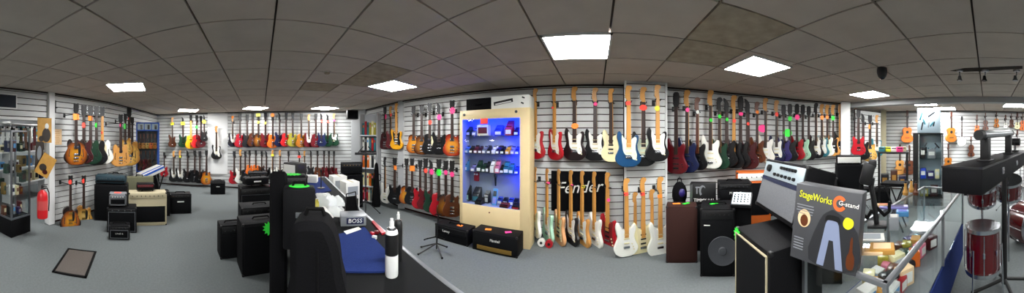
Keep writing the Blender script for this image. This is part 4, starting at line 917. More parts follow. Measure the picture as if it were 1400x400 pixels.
# store seen through the doorway: rail of straps and a packed rack
SW = [(-6.0, -4.75), (-1.0, -5.15)]
rack = thing('storage_rack', 'open white rack in the storeroom beyond the doorway', 'rack', (-3.6, -4.62, 0), PI + .08)
for x in (-1.4, 0, 1.4): part('upright', MB().box((x, 0, 1.0), (.04, .30, 2.0)), M('white_paint'), rack)
for z in (.45, .85, 1.25, 1.62, 1.95): part('shelf', MB().box((0, 0, z), (2.84, .30, .03)), M('white_paint'), rack)
random.seed(5); q = 0
for zi, z in enumerate((.4665, .8665, 1.2665, 1.6365)):
    for k in range(11):
        c = random.choice(IT + ('finish_red', 'paper', 'paper', 'finish_teal')); w_, h_ = random.uniform(.11, .17), random.uniform(.16, .29); x = -1.25 + k * .25
        if k == 5: continue
        p = rack.matrix_basis @ Vector((x, -.02, z))
        o = thing('stock_box', f"{NMS.get(c, {'finish_red': 'red', 'paper': 'white', 'finish_teal': 'teal'}.get(c, c))} stock box, {ORD[11 - k - (k < 5)]} from left on the {LV[zi]} shelf of the storeroom rack", 'box', p, PI + .08, 'boxes on the storeroom rack')
        part('carton', MB().box((0, 0, h_ / 2), (w_, .2, h_), 0, .003), M(c), o); part('printed_face', MB().box((0, -.1005, h_ * .5), (w_ * .7, .002, h_ * .5)), M(random.choice(('paper', 'finish_maroon', 'gold', 'black_plastic'))), o)
for k in range(9):
    px = 4 + 6.2 * k; D = 4.55; c = random.choice(('black_fabric', 'finish_dkred', 'paper', 'finish_walnut', 'finish_grey', 'black_fabric'))
    p = pol(px, D); 
    t = thing('guitar_strap', f"hanging strap, {ORD[k + 1]} from left, on the rail inside the doorway", 'strap', (p.x, p.y, 1.52), face(px), 'straps on the storeroom rail')
    part('webbing', S1([(-.03, -.02 - .05 * (k % 3)), (.03, -.02 - .05 * (k % 3)), (.028, .26), (-.028, .26)], -.012, .012, .004), M(c), t); part('end_tab', S1([(-.022, .26), (.022, .26), (.012, .30), (-.012, .30)], -.006, .006), M('black_plastic'), t)
a, b = pol(-6, 4.55), pol(62, 4.55)
t = thing('hanging_rail', 'steel rail inside the doorway carrying straps', 'rail', (0, 0, 0)); part('bar', MB().cyl(a + Vector((0, 0, 1.825)), b + Vector((0, 0, 1.825)), .012), M('steel'), t)
for e in (a, b): part('drop_rod', MB().cyl(e + Vector((0, 0, 1.825)), e + Vector((0, 0, CEIL)), .007), M('steel'), t)

# blue-topped glass case at the far end of the extinguisher wall
mat('blue_trim', '1f55b8', .4); mat('case_picture', '9fb3bd', .5)
bc, by = showcase('tall glass case with blue frame and golden ukuleles inside', 188, 216, 6.35, 2.02, .36, .05, .70, (1.30,), frame_m='blue_trim', back='showback', post=.03, w=.62)
f = part('header', MB().box((0, -.185, 1.90), (.62, .03, .22), 0, .004), M('blue_trim'), bc)
for x in (-.19, 0, .19): part('picture_panel', MB().box((x, -.203, 1.90), (.165, .006, .16)), M('case_picture'), f, 'pale printed panel'); part('printed_figure', MB().box((x + .02, -.207, 1.89), (.06, .004, .12), 0, .0), M('finish_charcoal'), f)
for k in range(5):
    p = on(bc, -.20 + .10 * k, .03 + .0 * k, 1.308)
    guitar('ukulele', ('amber', 'natural', 'honey', 'orange', 'amber')[k], None, p, by + .45, .40, f"{('amber', 'natural', 'honey', 'orange', 'golden')[k]} ukulele standing {ORD[k + 1]} from left in the blue glass case", 'ukuleles in the blue glass case', False)
for k in range(4):
    p = on(bc, -.18 + .12 * k, .0, .704)
    guitar('violin', ('walnut', 'dkred', 'brown', 'charcoal')[k], None, p, by + .45, .55, f"{('walnut', 'dark red', 'brown', 'charcoal')[k]} violin standing {ORD[k + 1]} from left low in the blue glass case", 'violins in the blue glass case', False)
# keyboard packed in a long white and blue box, leaning on a stand before the case
t = thing('keyboard_box', 'long white box with a blue stripe lying on a stand before the glass case', 'box', pol(207, 5.7) + Vector((0, 0, .735)), face(207) + .62, None, 0, 1, -.28)
part('carton', MB().box((0, 0, .06), (.62, .3, .12), 0, .004), M('paper'), t); part('stripe', MB().box((0, -.1515, .085), (.61, .003, .045)), M('blue_trim'), t, 'blue stripe'); part('stripe', MB().box((0, -.08, .1215), (.61, .06, .003)), M('blue_trim'), t, 'blue stripe')
t = thing('keyboard_stand', 'low black stand under the long white box', 'stand', pol(207, 5.7), face(207) + .62)
for s in (-1, 1): part('leg', MB().cyl((s * .24, -.17, 0), (s * .24, .17, .66 + .062 * s), .018).cyl((s * .24, .17, 0), (s * .24, -.17, .66 + .062 * s), .018), M('black_plastic'), t)
part('stretcher', MB().cyl((-.24, 0, .33), (.24, 0, .33), .014), M('black_plastic'), t)
t = thing('keyboard_case', 'olive flat case leaning behind the cream combo', 'case', pol(190, 5.2), face(190) + .1, None, .12)
part('shell', MB().box((0, 0, .39), (.60, .12, .78), 0, .02), mat('olive_canvas', '6a6a55', .8), t); part('handle', MB().tube([(-.08, 0, .775), (-.06, 0, .81), (.06, 0, .81), (.08, 0, .775)], .01), M('rubber'), t)
t = thing('equipment_case', 'dark blue-black upright case before the glass case', 'case', pol(158, 5.3), face(158), None, 0)
part('shell', MB().box((0, 0, .40), (.34, .28, .80), 0, .015), M('black_vinyl'), t); part('latch', MB().box((0, -.143, .55), (.05, .01, .04), 0, .002), M('steel'), t); part('handle', MB().tube([(-.07, 0, .797), (-.05, 0, .83), (.05, 0, .83), (.07, 0, .797)], .01), M('rubber'), t)

# loudspeaker high in the corner
t = thing('wall_loudspeaker', 'black loudspeaker bracketed high in the corner by the grey post', 'loudspeaker', pol(481.5, 6.35) + Vector((0, 0, zat(163, 6.35))), face(481.5) + .2)
part('cabinet', MB().box((0, 0, .12), (.30, .2, .24), 0, .015), M('black_plastic'), t); part('grille', MB().box((0, -.102, .12), (.26, .008, .2), 0, .003), M('grille_cloth'), t); part('bracket', MB().cyl((0, .09, .12), (0, .45, .2), .015), M('black_plastic'), t)

# ---------------------------------------------------------------- accessory rack in the corner
RP = pol(506.5, 5.9); RY = face(513) - .42
rk = thing('accessory_rack', 'tall accessory rack with packets above and magazines below, in the corner', 'rack', RP, RY)
RW, RD = .47, .26
for s in (-1, 1): part('side_panel', MB().box((s * (RW / 2 - .01), 0, 1.1), (.02, RD, 2.2)), M('wall_plain'), rk)
part('back_panel', MB().box((0, RD / 2 - .01, 1.1), (RW - .04, .02, 2.2)), M('white_laminate'), rk)
LVZ = [(.06, 'white_laminate'), (.42, 'white_laminate'), (.86, 'white_laminate'), (1.28, 'black_plastic'), (1.66, 'white_laminate')]
for z, m in LVZ: part('shelf', MB().box((0, -.02, z), (RW - .04, RD, .025)), M(m), rk)
random.seed(21)
PC = ('finish_red', 'paper', 'finish_sky', 'finish_green', 'finish_cream', 'finish_teal', 'finish_pink', 'finish_charcoal', 'finish_orange', 'finish_olive', 'finish_grey')
PN = dict(finish_red='red', paper='white', finish_sky='light blue', finish_green='green', finish_cream='cream', finish_teal='teal', finish_pink='pink', finish_charcoal='charcoal', finish_orange='orange', finish_olive='olive', finish_grey='grey')
for zi, (z, m) in enumerate(LVZ):
    n_ = (7, 6, 6, 6, 6)[zi]; pitch_ = (RW - .10) / n_
    for k in range(n_):
        c = PC[(zi * 4 + k * 5 + (k * k) % 3) % len(PC)]; x = -(RW - .1) / 2 + pitch_ * (k + .5); h_ = random.uniform(.29, .34)
        nm = ('music_book', 'music_book', 'magazine', 'string_packet', 'string_packet')[zi]
        t = thing(nm, f"{PN[c]} {nm.replace('_', ' ')}, {ORD[k + 1]} from left, {ORD[5 - zi]} level of the accessory rack", nm.replace('_', ' '), rk.matrix_basis @ Vector((x, -.07, z + .0135)), RY, 'packets and magazines on the accessory rack', -.0)
        part('cover', MB().box((0, 0, h_ / 2), (pitch_ - .012, .04 if zi != 2 else .02, h_), 0, .002), M(c), t)
        part('title_band', MB().box((0, -.0215 if zi != 2 else -.0115, h_ * .72), (pitch_ - .03, .003, h_ * .2)), M(PC[(k * 3 + zi + 4) % len(PC)]), t)
t = thing('gig_bag', 'tall black gig bag standing between the rack and the white bass', 'gig bag', pol(514.5, 5.55), face(514.5))
part('bag', S1(curve([(-.085, 0), (.085, 0), (.09, .3), (.065, .62), (.04, .98), (-.035, .98), (-.06, .62), (-.09, .3)], 4), -.06, .06, .03), M('black_fabric'), t); part('pocket', S1(curve([(-.06, .1), (.06, .1), (.06, .42), (-.06, .42)], 3), -.078, -.05, .01), M('black_fabric'), t); part('handle', MB().tube([(.06, -.01, .6), (.10, -.01, .62), (.10, -.01, .74), (.05, -.01, .76)], .01), M('rubber'), t)
# black stands near the corner
def tripod(name, label, px, D, top, spread=.34, hz=.34, r=.012, head=None, desk=False, base=None, yaw=0):
    t = thing(name, label, 'stand', place(px, D, base or 0), face(px) + yaw)
    part('pole', MB().cyl((0, 0, .12), (0, 0, top), r), M('black_plastic'), t); part('collar', MB().cyl((0, 0, hz - .03), (0, 0, hz + .03), r * 2), M('black_plastic'), t)
    for k in range(3):
        a = 2 * PI * k / 3 + .5; e = (spread * math.cos(a), spread * math.sin(a), .012)
        l = part('leg', MB().cyl((0, 0, hz), e, r * .8), M('black_plastic'), t); part('rubber_foot', MB().ball(e, (.016, .016, .012)), M('rubber'), l)
    return t
t = tripod('music_stand', 'black tripod music stand on the carpet before the accessory rack', 500, 4.85, 1.22)
part('desk', MB().box((0, -.03, 1.28), (.44, .02, .05), 0, .004).box((0, 0, 1.3), (.03, .05, .1)).box((-.12, -.02, 1.34), (.02, .015, .22), 0, 0, Matrix.Rotation(.7, 3, 'Y')).box((.12, -.02, 1.34), (.02, .015, .22), 0, 0, Matrix.Rotation(-.7, 3, 'Y')), M('black_plastic'), t)
# white boxes stacked on the floor in front of the corner cabinet
mat('box_print', '8f9599', .6)
for k, (px, D, z, w, h, lab) in enumerate(((462, 4.75, .0, .40, .42, 'white printed box at the bottom of the floor stack behind the counter'), (462, 4.75, .42, .38, .36, 'white printed box on top of the floor stack behind the counter'),
        (478, 4.75, 0, .36, .40, 'white box with grey print beside the floor stack, lower one'), (478, 4.75, .40, .36, .34, 'white box with grey print beside the floor stack, upper one'))):
    t = thing('cardboard_box', lab, 'box', place(px, D, z), face(px) + .3 + .05 * k, 'white boxes on the floor behind the counter')
    if k in (0, 1): t.location += pol(462, 1) * .45
    part('carton', MB().box((0, 0, h / 2), (w * .82, .30, h), 0, .004), M('paper'), t); part('printed_face', MB().box((0, -.1515, h * .5), (w * .6, .003, h * .5)), M('box_print'), t); part('tape', MB().box((0, 0, h + .0005), (.05, .30, .002)), M('cream_tolex'), t)

# ---------------------------------------------------------------- middle counter
CT = .95
def ct(px, py, z=CT): return pol(px, F * (EYE - z) / (py - HOR))
mat('deck_grey', '6f7375', .6); mat('counter_black', '0c0d0e', .75); mat('blue_mat', '1e2d60', .95, noise=.3, nscale=160, bump=.3); mat('alu', '96999c', .35, .8); mat('clear_packet', 'dfe3e0', .25)
def counter(name, label, A, B, wid, base, top, toplabel=None, lower='counter_black', edge='alu'):
    """long shop counter; A to B is its customer edge, wid the depth to the other side (left of A->B)"""
    A, B = Vector(A + (0,)), Vector(B + (0,)); e = B - A; L = e.length; yaw = math.atan2(e.y, e.x); c = (A + B) / 2 + Vector((-e.y, e.x, 0)).normalized() * wid / 2
    t = thing(name, label, 'counter', c, yaw)
    part('plinth', MB().box((0, 0, .05), (L - .06, wid - .08, .1)), M('rubber'), t)
    part('base_panel', MB().box((0, -wid / 2 + .02, (.1 + base) / 2), (L - .02, .03, base - .1)).box((0, wid / 2 - .02, (.1 + base) / 2), (L - .02, .03, base - .1)).box((-L / 2 + .02, 0, (.1 + base) / 2), (.03, wid - .04, base - .1)).box((L / 2 - .02, 0, (.1 + base) / 2), (.03, wid - .04, base - .1)), M(lower), t)
    part('display_deck', MB().box((0, 0, base), (L - .02, wid - .04, .02)), M('deck_grey'), t)
    n = max(2, round(L / .95))
    for k in range(n + 1):
        x = -L / 2 + .012 + (L - .024) * k / n
        for s in (-1, 1): part('glass_post', MB().box((x, s * (wid / 2 - .012), (base + CT) / 2), (.022, .022, CT - base)), M(edge), t)
    for s in (-1, 1):
        part('edge_rail', MB().box((0, s * (wid / 2 - .012), CT - .012), (L, .026, .024), 0, .003), M(edge), t)
        part('glass_panel', MB().box((0, s * (wid / 2 - .012), (base + CT) / 2), (L - .02, .005, CT - base - .03)), M('pane'), t)
        part('edge_rail', MB().box((s * (L / 2 - .012), 0, CT - .012), (.024, wid - .03, .024), 0, .003), M(edge), t)
    part('counter_top', MB().box((0, 0, CT - .006), (L - .05, wid - .05, .010)), M(top), t, toplabel)
    return t
cA = counter('shop_counter', 'long dark-topped counter across the middle of the shop, strewn with goods', (-3.60, 1.67), (-.50, .825), .62, .55, 'counter_black', 'black top')
# swap so that the goods side lies towards the camera
A_, B_ = Vector((-3.60, 1.67, 0)), Vector((-.50, .825, 0)); e_ = B_ - A_; nrm = Vector((e_.y, -e_.x, 0)).normalized()
cA.location = (A_ + B_) / 2 + nrm * .31
def flat(name, pix, z, th, m, label, cat, bev=0.0):
    """a sheet lying level: outline given by the columns and rows of its corners"""
    P3 = [ct(x, y, z) for x, y in pix]; c = sum(P3, Vector()) / len(P3)
    bm = bmesh.new(); R = [[bm.verts.new((p.x - c.x, p.y - c.y, zz)) for p in P3] for zz in (0, th)]; n = len(P3)
    bm.faces.new(R[1]); bm.faces.new(R[0][::-1])
    for k in range(n): bm.faces.new((R[0][k], R[0][(k + 1) % n], R[1][(k + 1) % n], R[1][k]))
    bmesh.ops.recalc_face_normals(bm, faces=bm.faces); mb = MB(); mb._join(bm, 0)
    return tag(link(name, mb.mesh(name, False), M(m), None, (c.x, c.y, z)), label, cat)
flat('counter_mat', [(463, 321), (498, 311), (526, 342), (531, 372), (466, 372)], CT, .008, 'blue_mat', 'dark blue mat on the near end of the middle counter', 'mat')
flat('counter_mat', [(417, 245), (437, 243), (453, 261), (431, 265)], CT, .008, 'blue_mat', 'blue mat on the far end of the middle counter', 'mat')
flat('leaflet', [(470, 316), (490, 310), (494, 313), (474, 320)], CT + .008, .002, 'paper', 'white leaflet at the edge of the near blue mat', 'leaflet')
flat('strap', [(508, 304), (511, 303), (527, 319), (522, 321)], CT, .012, 'finish_red', 'red strap lying along the edge of the middle counter', 'strap')
for k, (px, py, c) in enumerate(((509, 321, 'finish_red'), (512, 326, 'paper'), (515, 319, 'finish_dkred'))):
    tag(link('plectrum_box', MB().box((0, 0, .01), (.03, .02, .02), 0, .003).mesh('plectrum_box'), M(c), None, ct(px, py) + Vector((0, 0, CT)), (0, 0, .5 * k)), ('tiny red box by the red strap', 'tiny white box by the red strap', 'tiny dark red box touching the red strap')[k], 'box', 'tiny boxes by the red strap')
# white plastic packets
random.seed(4)
def packet(px, py, w, d, h, m, label, yaw=0.0):
    bm = bmesh.new(); bmesh.ops.create_grid(bm, x_segments=9, y_segments=9, size=.5); top = bm.verts[:]
    for v in top:
        r = max(abs(v.co.x), abs(v.co.y)) * 2; v.co.z = (1 - r ** 2.2) * (1 + random.uniform(-.16, .16)) + random.uniform(-.04, .04) * (1 - r) + .04
    geo = bmesh.ops.extrude_face_region(bm, geom=bm.faces[:])
    for v in geo['geom']:
        if isinstance(v, bmesh.types.BMVert): v.co.z = 0
    bmesh.ops.recalc_face_normals(bm, faces=bm.faces); bmesh.ops.scale(bm, vec=(w, d, h), verts=bm.verts); mb = MB(); mb._join(bm, 0)
    o = link('plastic_packet', mb.mesh('plastic_packet'), M(m), None, ct(px, py) + Vector((0, 0, CT)), (0, 0, yaw)); return tag(o, label, 'packet', 'packets heaped on the middle counter')
packet(443, 269, .34, .16, .03, 'clear_packet', 'flat white packet just before the far blue mat', -.3)
packet(430, 281, .14, .16, .06, 'finish_olive', 'yellow packet beside the white heap', .2)
packet(446, 280, .22, .2, .10, 'clear_packet', 'puffy white packet in the middle of the heap', .5)
packet(459, 278, .20, .18, .07, 'clear_packet', 'white packet of the heap closest to the wire stand', -.4)
packet(457, 292, .20, .15, .06, 'clear_packet', 'white packet of the heap closest to the boxed pedal', .9)
packet(441, 295, .16, .12, .07, 'paper', 'white packet of the heap beside the black soft case', .1)
t = thing('pedal_box', 'pale grey box with a dark blue lettered front on the middle counter', 'box', place(482, 1.78, CT), face(482) + .1)
part('carton', MB().box((0, 0, .036), (.185, .13, .072), 0, .003), M('finish_grey'), t); part('printed_face', MB().box((.012, -.0655, .038), (.125, .003, .045)), M('finish_navy'), t, 'dark blue printed front'); lettering('lettering', 'BOSS', .04, M('pg_white'), t, (.012, -.068, .038), .1, .10)
t = thing('wire_stand', 'small black wire stand on the middle counter behind the boxed pedal', 'stand', place(481, 1.98, CT), face(481))
fr = MB()
fr.tube([(-.06, -.03, .005), (-.045, 0, .17), (.03, 0, .19), (.06, -.03, .005)], .005).tube([(-.05, .05, .005), (-.03, 0, .12), (.05, 0, .13), (.05, .05, .005)], .005)
part('frame', fr, M('black_plastic'), t); part('mesh_panel', S1([(-.052, .03), (.05, .03), (.03, .16), (-.045, .15)], -.01, -.006), M('black_fabric'), t)
def can(px, D, h, r, m, label, band=None):
    t = thing('spray_can', label, 'spray can', place(px, D, CT), face(px))
    part('body', MB().lathe([(r * .95, 0), (r, .006), (r, h * .74), (r * .9, h * .79), (r * .5, h * .84), (r * .45, h * .85)], n=28), M(m), t)
    if band: part('printed_band', MB().lathe([(r + .0004, h * .38), (r + .0006, h * .39), (r + .0006, h * .73), (r + .0004, h * .74)], n=28), M(band), t, 'black printed band')
    part('rim', MB().lathe([(r * .72, h * .80), (r * .74, h * .83), (r * .5, h * .845)], n=28), M('chrome'), t); part('nozzle', MB().cyl((0, 0, h * .84), (0, 0, h * .95), r * .36).cyl((0, 0, h * .94), (0, 0, h), r * .25), M('white_paint'), t)
can(535.5, 1.10, .262, .030, 'white_paint', 'white spray can with a black band at the near counter edge', 'black_plastic')
can(544.5, 1.24, .25, .022, 'black_plastic', 'thin black spray can behind the white one')
# cases on and beside the counter
t = thing('soft_case', 'large soft black case with a zipped front at the near end of the counter', 'case', place(434, .97, CT), face(434) - .1)
part('bag', S1(curve([(-.10, 0), (.105, 0), (.10, .12), (.085, .22), (.05, .30), (-.0, .318), (-.085, .30), (-.10, .2), (-.10, .1)], 4), -.09, .09, .03), M('black_fabric'), t)
part('zip', MB().tube([(.01, -.092, .06), (.01, -.092, .22)], .004), M('rubber'), t); part('handle', MB().tube([(-.05, 0, .318), (-.04, 0, .345), (.02, 0, .345), (.03, 0, .318)], .008), M('rubber'), t)
t = thing('equipment_case', 'tall black case with a green card on top, standing on the counter', 'case', place(409, 1.34, CT), face(409))
part('shell', MB().box((0, .06, .175), (.185, .12, .35), 0, .014), M('black_vinyl'), t); part('handle', MB().tube([(-.04, .06, .348), (-.03, .06, .375), (.03, .06, .375), (.04, .06, .348)], .007), M('rubber'), t); part('latch', MB().box((.0, -.003, .2), (.04, .01, .03), 0, .002), M('steel'), t)
t = thing('guitar_case', 'upright black guitar case standing on the floor against the counter', 'case', place(381, 1.52, 0), -.27)
part('shell', S1(curve([(-.13, 0), (.13, 0), (.15, .15), (.10, .36), (.12, .55), (.07, .72), (.05, 1.30), (-.05, 1.30), (-.07, .72), (-.12, .55), (-.10, .36), (-.15, .15)], 4), -.055, .055, .02), M('black_fabric'), t); part('handle', MB().tube([(.11, 0, .5), (.15, 0, .52), (.15, 0, .62), (.10, 0, .64)], .009), M('rubber'), t)
for k, (px, D, h) in enumerate(((380, 1.95, 1.26), (384, 1.72, 1.16))):
    t = tripod('microphone_stand', ('chrome-collared black stand pole behind the upright guitar case', 'black stand pole touching the upright guitar case')[k], px, D, h, .075, .10, .010)
    part('clip', MB().cyl((-.02, -.03, h - .01), (.02, .05, h + .02), .012), M('chrome' if k == 0 else 'black_plastic'), t)
t = thing('monitor', 'small monitor with a pale screen at the far end of the counter', 'monitor', place(399.5, 3.30, CT), face(399.5) - .85)
part('housing', MB().box((0, .05, .17), (.28, .2, .26), 0, .015), M('black_plastic'), t); part('screen', MB().box((0, -.053, .175), (.235, .006, .2), 0, .002), M('paper'), t, 'pale screen'); part('foot', MB().box((0, .05, .02), (.2, .18, .04), 0, .005), M('black_plastic'), t)
t = thing('keyboard', 'white keyboard propped up beside the monitor', 'keyboard', place(421, 3.45, CT), face(421) - .2, None, 0)
part('body', MB().box((0, 0, .05), (.28, .14, .10), 0, .01), M('paper'), t)
mb = MB()
for r_ in range(4):
    for k in range(11): mb.box((-.12 + .024 * k, -.045 + .03 * r_, .102), (.019, .022, .006), 0, .002)
part('keys', mb, M('white_paint'), t)
t = thing('desk_microphone', 'thin black desk stand at the edge of the far blue mat', 'stand', place(439, 3.0, CT), face(439))
part('base', MB().cyl((0, 0, 0), (0, 0, .015), .05), M('black_plastic'), t); part('pole', MB().cyl((0, 0, .01), (0, 0, .22), .007), M('black_plastic'), t); part('clip', MB().ball((0, 0, .225), (.016, .016, .022)), M('black_plastic'), t)
# folded guitar stand on the carpet
t = thing('guitar_stand', 'folding black guitar stand on the carpet before the white-lettered head', 'stand', place(592, 3.35), face(592))
fr = part('upright', MB().tube([(.05, .02, .02), (.06, 0, .30), (.075, -.02, .52)], .011), M('black_plastic'), t); part('neck_yoke', MB().tube([(.03, -.05, .53), (.045, -.02, .525), (.075, -.02, .52), (.105, -.02, .525), (.12, -.05, .53)], .008), M('rubber'), fr)
for k, e in enumerate(((-.20, -.12, .012), (-.17, .10, .012), (.20, .10, .012), (.12, -.22, .012))): l = part('leg', MB().tube([(.05, .02, .10), e], .010), M('black_plastic'), t); part('rubber_foot', MB().ball(e, (.016, .016, .013)), M('rubber'), l)
part('body_cradle', MB().tube([(-.12, -.10, .20), (-.10, 0, .17), (.05, .01, .20), (.15, 0, .17), (.17, -.10, .20)], .009), M('rubber'), t)
# small things at the foot of the cabinet
for k, (x, c, m, lab) in enumerate(((-.80, 'ball', 'pg_white', 'small white reel beside the pedal cabinet foot'), (-.68, 'ball', 'finish_red', 'small red reel beside the pedal cabinet foot'))):
    t = thing('cable_reel', lab, 'reel', (x, 3.42 - .02 * k, .055), 0, None); part('spool', MB().cyl((0, -.03, 0), (0, .03, 0), .055, 0, n=20), M(m), t); part('hub', MB().cyl((0, -.034, 0), (0, .034, 0), .02, 0, n=14), M('black_plastic'), t)

# ---------------------------------------------------------------- goods between pillar and tilted amp
t = thing('banner_box', 'black printed box with a white emblem and lettering below the basses', 'box', place(961, 3.35, .66), face(963) - .05)
part('carton', MB().box((0, .08, .145), (.37, .16, .29), 0, .006), M('black_plastic'), t)
lettering('lettering', 'TIMMY BAL', .06, M('pg_white'), t, (.02, -.004, .055), 0, .30)
em = MB(); N = 14
for k in range(N - 1):
    a0, a1 = -.3 + 3.6 * k / N, -.3 + 3.6 * (k + 1) / N; r0 = .03 + .004 * k
    em.slab([(.09 * math.cos(a0 + 1.0) * .55, .08 * math.sin(a0 + 1.0)), (.09 * math.cos(a1 + 1.0) * .55, .08 * math.sin(a1 + 1.0)), (.062 * math.cos(a1 + 1.0) * .55 + .012, .056 * math.sin(a1 + 1.0)), (.062 * math.cos(a0 + 1.0) * .55 + .012, .056 * math.sin(a0 + 1.0))], -.003, .001)
part('emblem', em, M('finish_grey'), t, 'pale crescent emblem', (-.005, -.001, .185)); part('emblem_bar', MB().box((-.06, -.002, .235), (.09, .004, .02)).box((-.085, -.002, .19), (.018, .004, .09)), M('finish_grey'), t)
part('wrapped_edge', MB().box((-.165, -.002, .15), (.035, .004, .24)), M('steel'), t)
t = thing('guitar_cabinet', 'low black cabinet under the emblem box', 'cabinet', place(963, 3.33, 0), face(963) - .05)
part('cabinet', MB().box((0, .16, .328), (.35, .30, .656), 0, .012), M('black_vinyl'), t); part('grille', MB().box((0, .004, .33), (.29, .012, .56), 0, .003), M('grille_cloth'), t)
t = thing('helmet_bag', 'black and violet rounded bag hanging on the slats beside the pillar', 'bag', place(929, 3.50, .58), face(929))
part('bag', MB().ball((0, .02, .19), (.115, .08, .18)), M('black_fabric'), t); part('shiny_panel', MB().ball((.03, -.03, .21), (.055, .04, .07)), M('finish_purple'), t, 'violet shiny panel'); part('strap', MB().tube([(-.04, .06, .32), (-.02, .12, .40), (.02, .12, .40), (.04, .06, .32)], .008).cyl((0, .12, .40), (0, .26, .40), .006), M('black_fabric'), t)
part('strap', MB().tube([(.08, .0, .1), (.10, .02, -.02), (.06, .02, -.09)], .008), M('black_fabric'), t); part('strap', MB().tube([(-.08, .0, .1), (-.09, .02, -.02), (-.07, .02, -.1)], .008), M('black_fabric'), t)
t = thing('mixing_desk', 'small mixer with grey knobs tilted up on the black bass combo', 'mixer', place(1013, 2.75, .785), face(1013) - .15, None, .6)
part('chassis', MB().box((0, .09, .03), (.24, .2, .05), 0, .006), M('black_plastic'), t); pn = part('control_panel', MB().box((.0, .09, .057), (.21, .175, .006)), M('silver_panel'), t, 'silver panel')
me = MB().cyl((0, 0, 0), (0, 0, .012), .008, n=10).mesh('knob')
for i in range(5):
    for j in range(4): link('knob', me, M('black_plastic'), pn, (-.08 + .04 * i, .035 + .035 * j, .06))
t = thing('guitar_cabinet', 'black cabinet under the small mixer', 'cabinet', place(1014, 2.78, 0), face(1014)); part('cabinet', MB().box((.02, .17, .392), (.19, .26, .784), 0, .012), M('black_vinyl'), t); part('grille', MB().box((.02, .038, .39), (.15, .012, .7), 0, .003), M('grille_cloth'), t)
for k, (px, D, z, c, lab) in enumerate(((938, 3.15, .724, 'green', 'green card lying on the brown bass cabinet'), (976, 2.92, .784, 'green', 'green card lying on the black bass combo'), (925, 3.14, .724, 'orange', 'orange card at the edge of the brown bass cabinet'))):
    tag(link('price_tag', MB().box((0, 0, .002), (.10, .05, .004), 0, .001).mesh('price_tag'), M('tag_' + c), None, place(px, D, z), (0, 0, .4 - .3 * k)), lab, 'price tag', 'cards lying on the bass cabinets')
price_tag((.897, 1.33, .93), -1.726, 'green', 'star', .11, 'green star card on the corner of the cabinet under the tilted amp')

# ---------------------------------------------------------------- glass counter on the other side
cB = counter('glass_counter', 'glass shop counter with blue-draped base beside the drum kit', (.97, .352), (3.05, .075), .54, .50, 'pane', 'clear glass top', lower='blue_mat')
yb = cB.rotation_euler[2]
def onB(px, py, z): return ct(px, py, z)
random.seed(9)
names = (('cable_packet', 'packet'), ('tuner_box', 'box'), ('strap_roll', 'strap'), ('string_packet', 'packet'))
INS = [(1185, 340, 'paper', 'white'), (1195, 330, 'skin_gold', 'tan'), (1206, 338, 'skin_gold', 'ochre'), (1215, 328, 'finish_charcoal', 'charcoal'), (1222, 318, 'finish_walnut', 'brown'), (1199, 318, 'paper', 'ivory'), (1212, 309, 'finish_pink', 'pink'),
       (1226, 304, 'finish_cream', 'cream'), (1232, 312, 'finish_grey', 'grey'), (1237, 300, 'finish_green', 'green'), (1224, 342, 'steel', 'steel'), (1240, 290, 'finish_olive', 'olive'), (1247, 296, 'finish_navy', 'navy'), (1252, 286, 'skin_gold', 'golden'), (1255, 279, 'finish_teal', 'teal'), (1262, 282, 'finish_charcoal', 'dark grey'), (1267, 275, 'finish_grey', 'silvery'), (1188, 322, 'finish_cream', 'buff'), (1203, 324, 'finish_sky', 'light blue'), (1218, 336, 'paper', 'snow white'), (1229, 326, 'finish_red', 'red'), (1236, 320, 'peach_paper', 'peach'), (1243, 306, 'finish_charcoal', 'smoky'), (1250, 300, 'finish_orange', 'orange'), (1244, 284, 'finish_purple', 'purple'), (1230, 290, 'finish_walnut', 'dark brown'), (1216, 298, 'finish_teal', 'blue-green'), (1206, 304, 'finish_olive', 'mustard'), (1257, 292, 'finish_pink', 'rose'), (1272, 284, 'finish_maroon', 'maroon')]
for k, (px, py, c, nm) in enumerate(INS):
    p = ct(px, py + 14, .80); s_ = .8 + .3 * random.random()
    q = cB.matrix_basis.inverted() @ Vector((p.x, p.y, 0)); q.y = max(-.19, min(.19, q.y)); q.x = max(-1.1, min(1.1, q.x)); p = cB.matrix_basis @ q
    n_ = names[k % 4]
    t = thing(n_[0], f"{nm} {n_[0].replace('_', ' ')} among the goods inside the glass counter", n_[1], (p.x, p.y, .51), yb + random.uniform(-.6, .6), 'goods inside the glass counter')
    if k % 4 == 2: part('roll', MB().cyl((0, -.03, .045), (0, .03, .045), .045, n=18), M(c), t); part('core', MB().cyl((0, -.032, .045), (0, .032, .045), .018, n=12), M('black_plastic'), t)
    else: part('carton', MB().box((0, 0, .06 * s_), (.12 * s_, .09, .12 * s_), 0, .008), M(c), t); part('printed_face', MB().box((0, -.0455, .06 * s_), (.08 * s_, .002, .07 * s_)), M('paper' if c != 'paper' else 'finish_sky'), t)
def topitem(name, cat, px, py, label, fn):
    p = ct(px, py); t = thing(name, label, cat, (p.x, p.y, CT), face(px)); fn(t); return t
def box_item(w, d, h, c, f=None):
    def fn(t):
        part('carton', MB().box((0, 0, h / 2), (w, d, h), 0, .005), M(c), t)
        if f: part('printed_face', MB().box((0, 0, h + .0008), (w * .7, d * .7, .002)), M(f), t)
    return fn
topitem('booklet', 'booklet', 1192, 325, 'white booklet lying on the glass counter by the boxed stand', box_item(.16, .11, .012, 'paper', 'box_print'))
topitem('wooden_block', 'block', 1206, 343, 'tan flat box lying closest on the glass counter', box_item(.14, .10, .03, 'skin_gold', 'peach_paper'))
topitem('wooden_block', 'block', 1192, 346, 'pale tan box next to the boxed stand on the glass counter', box_item(.12, .06, .02, 'peach_paper', 'skin_gold'))
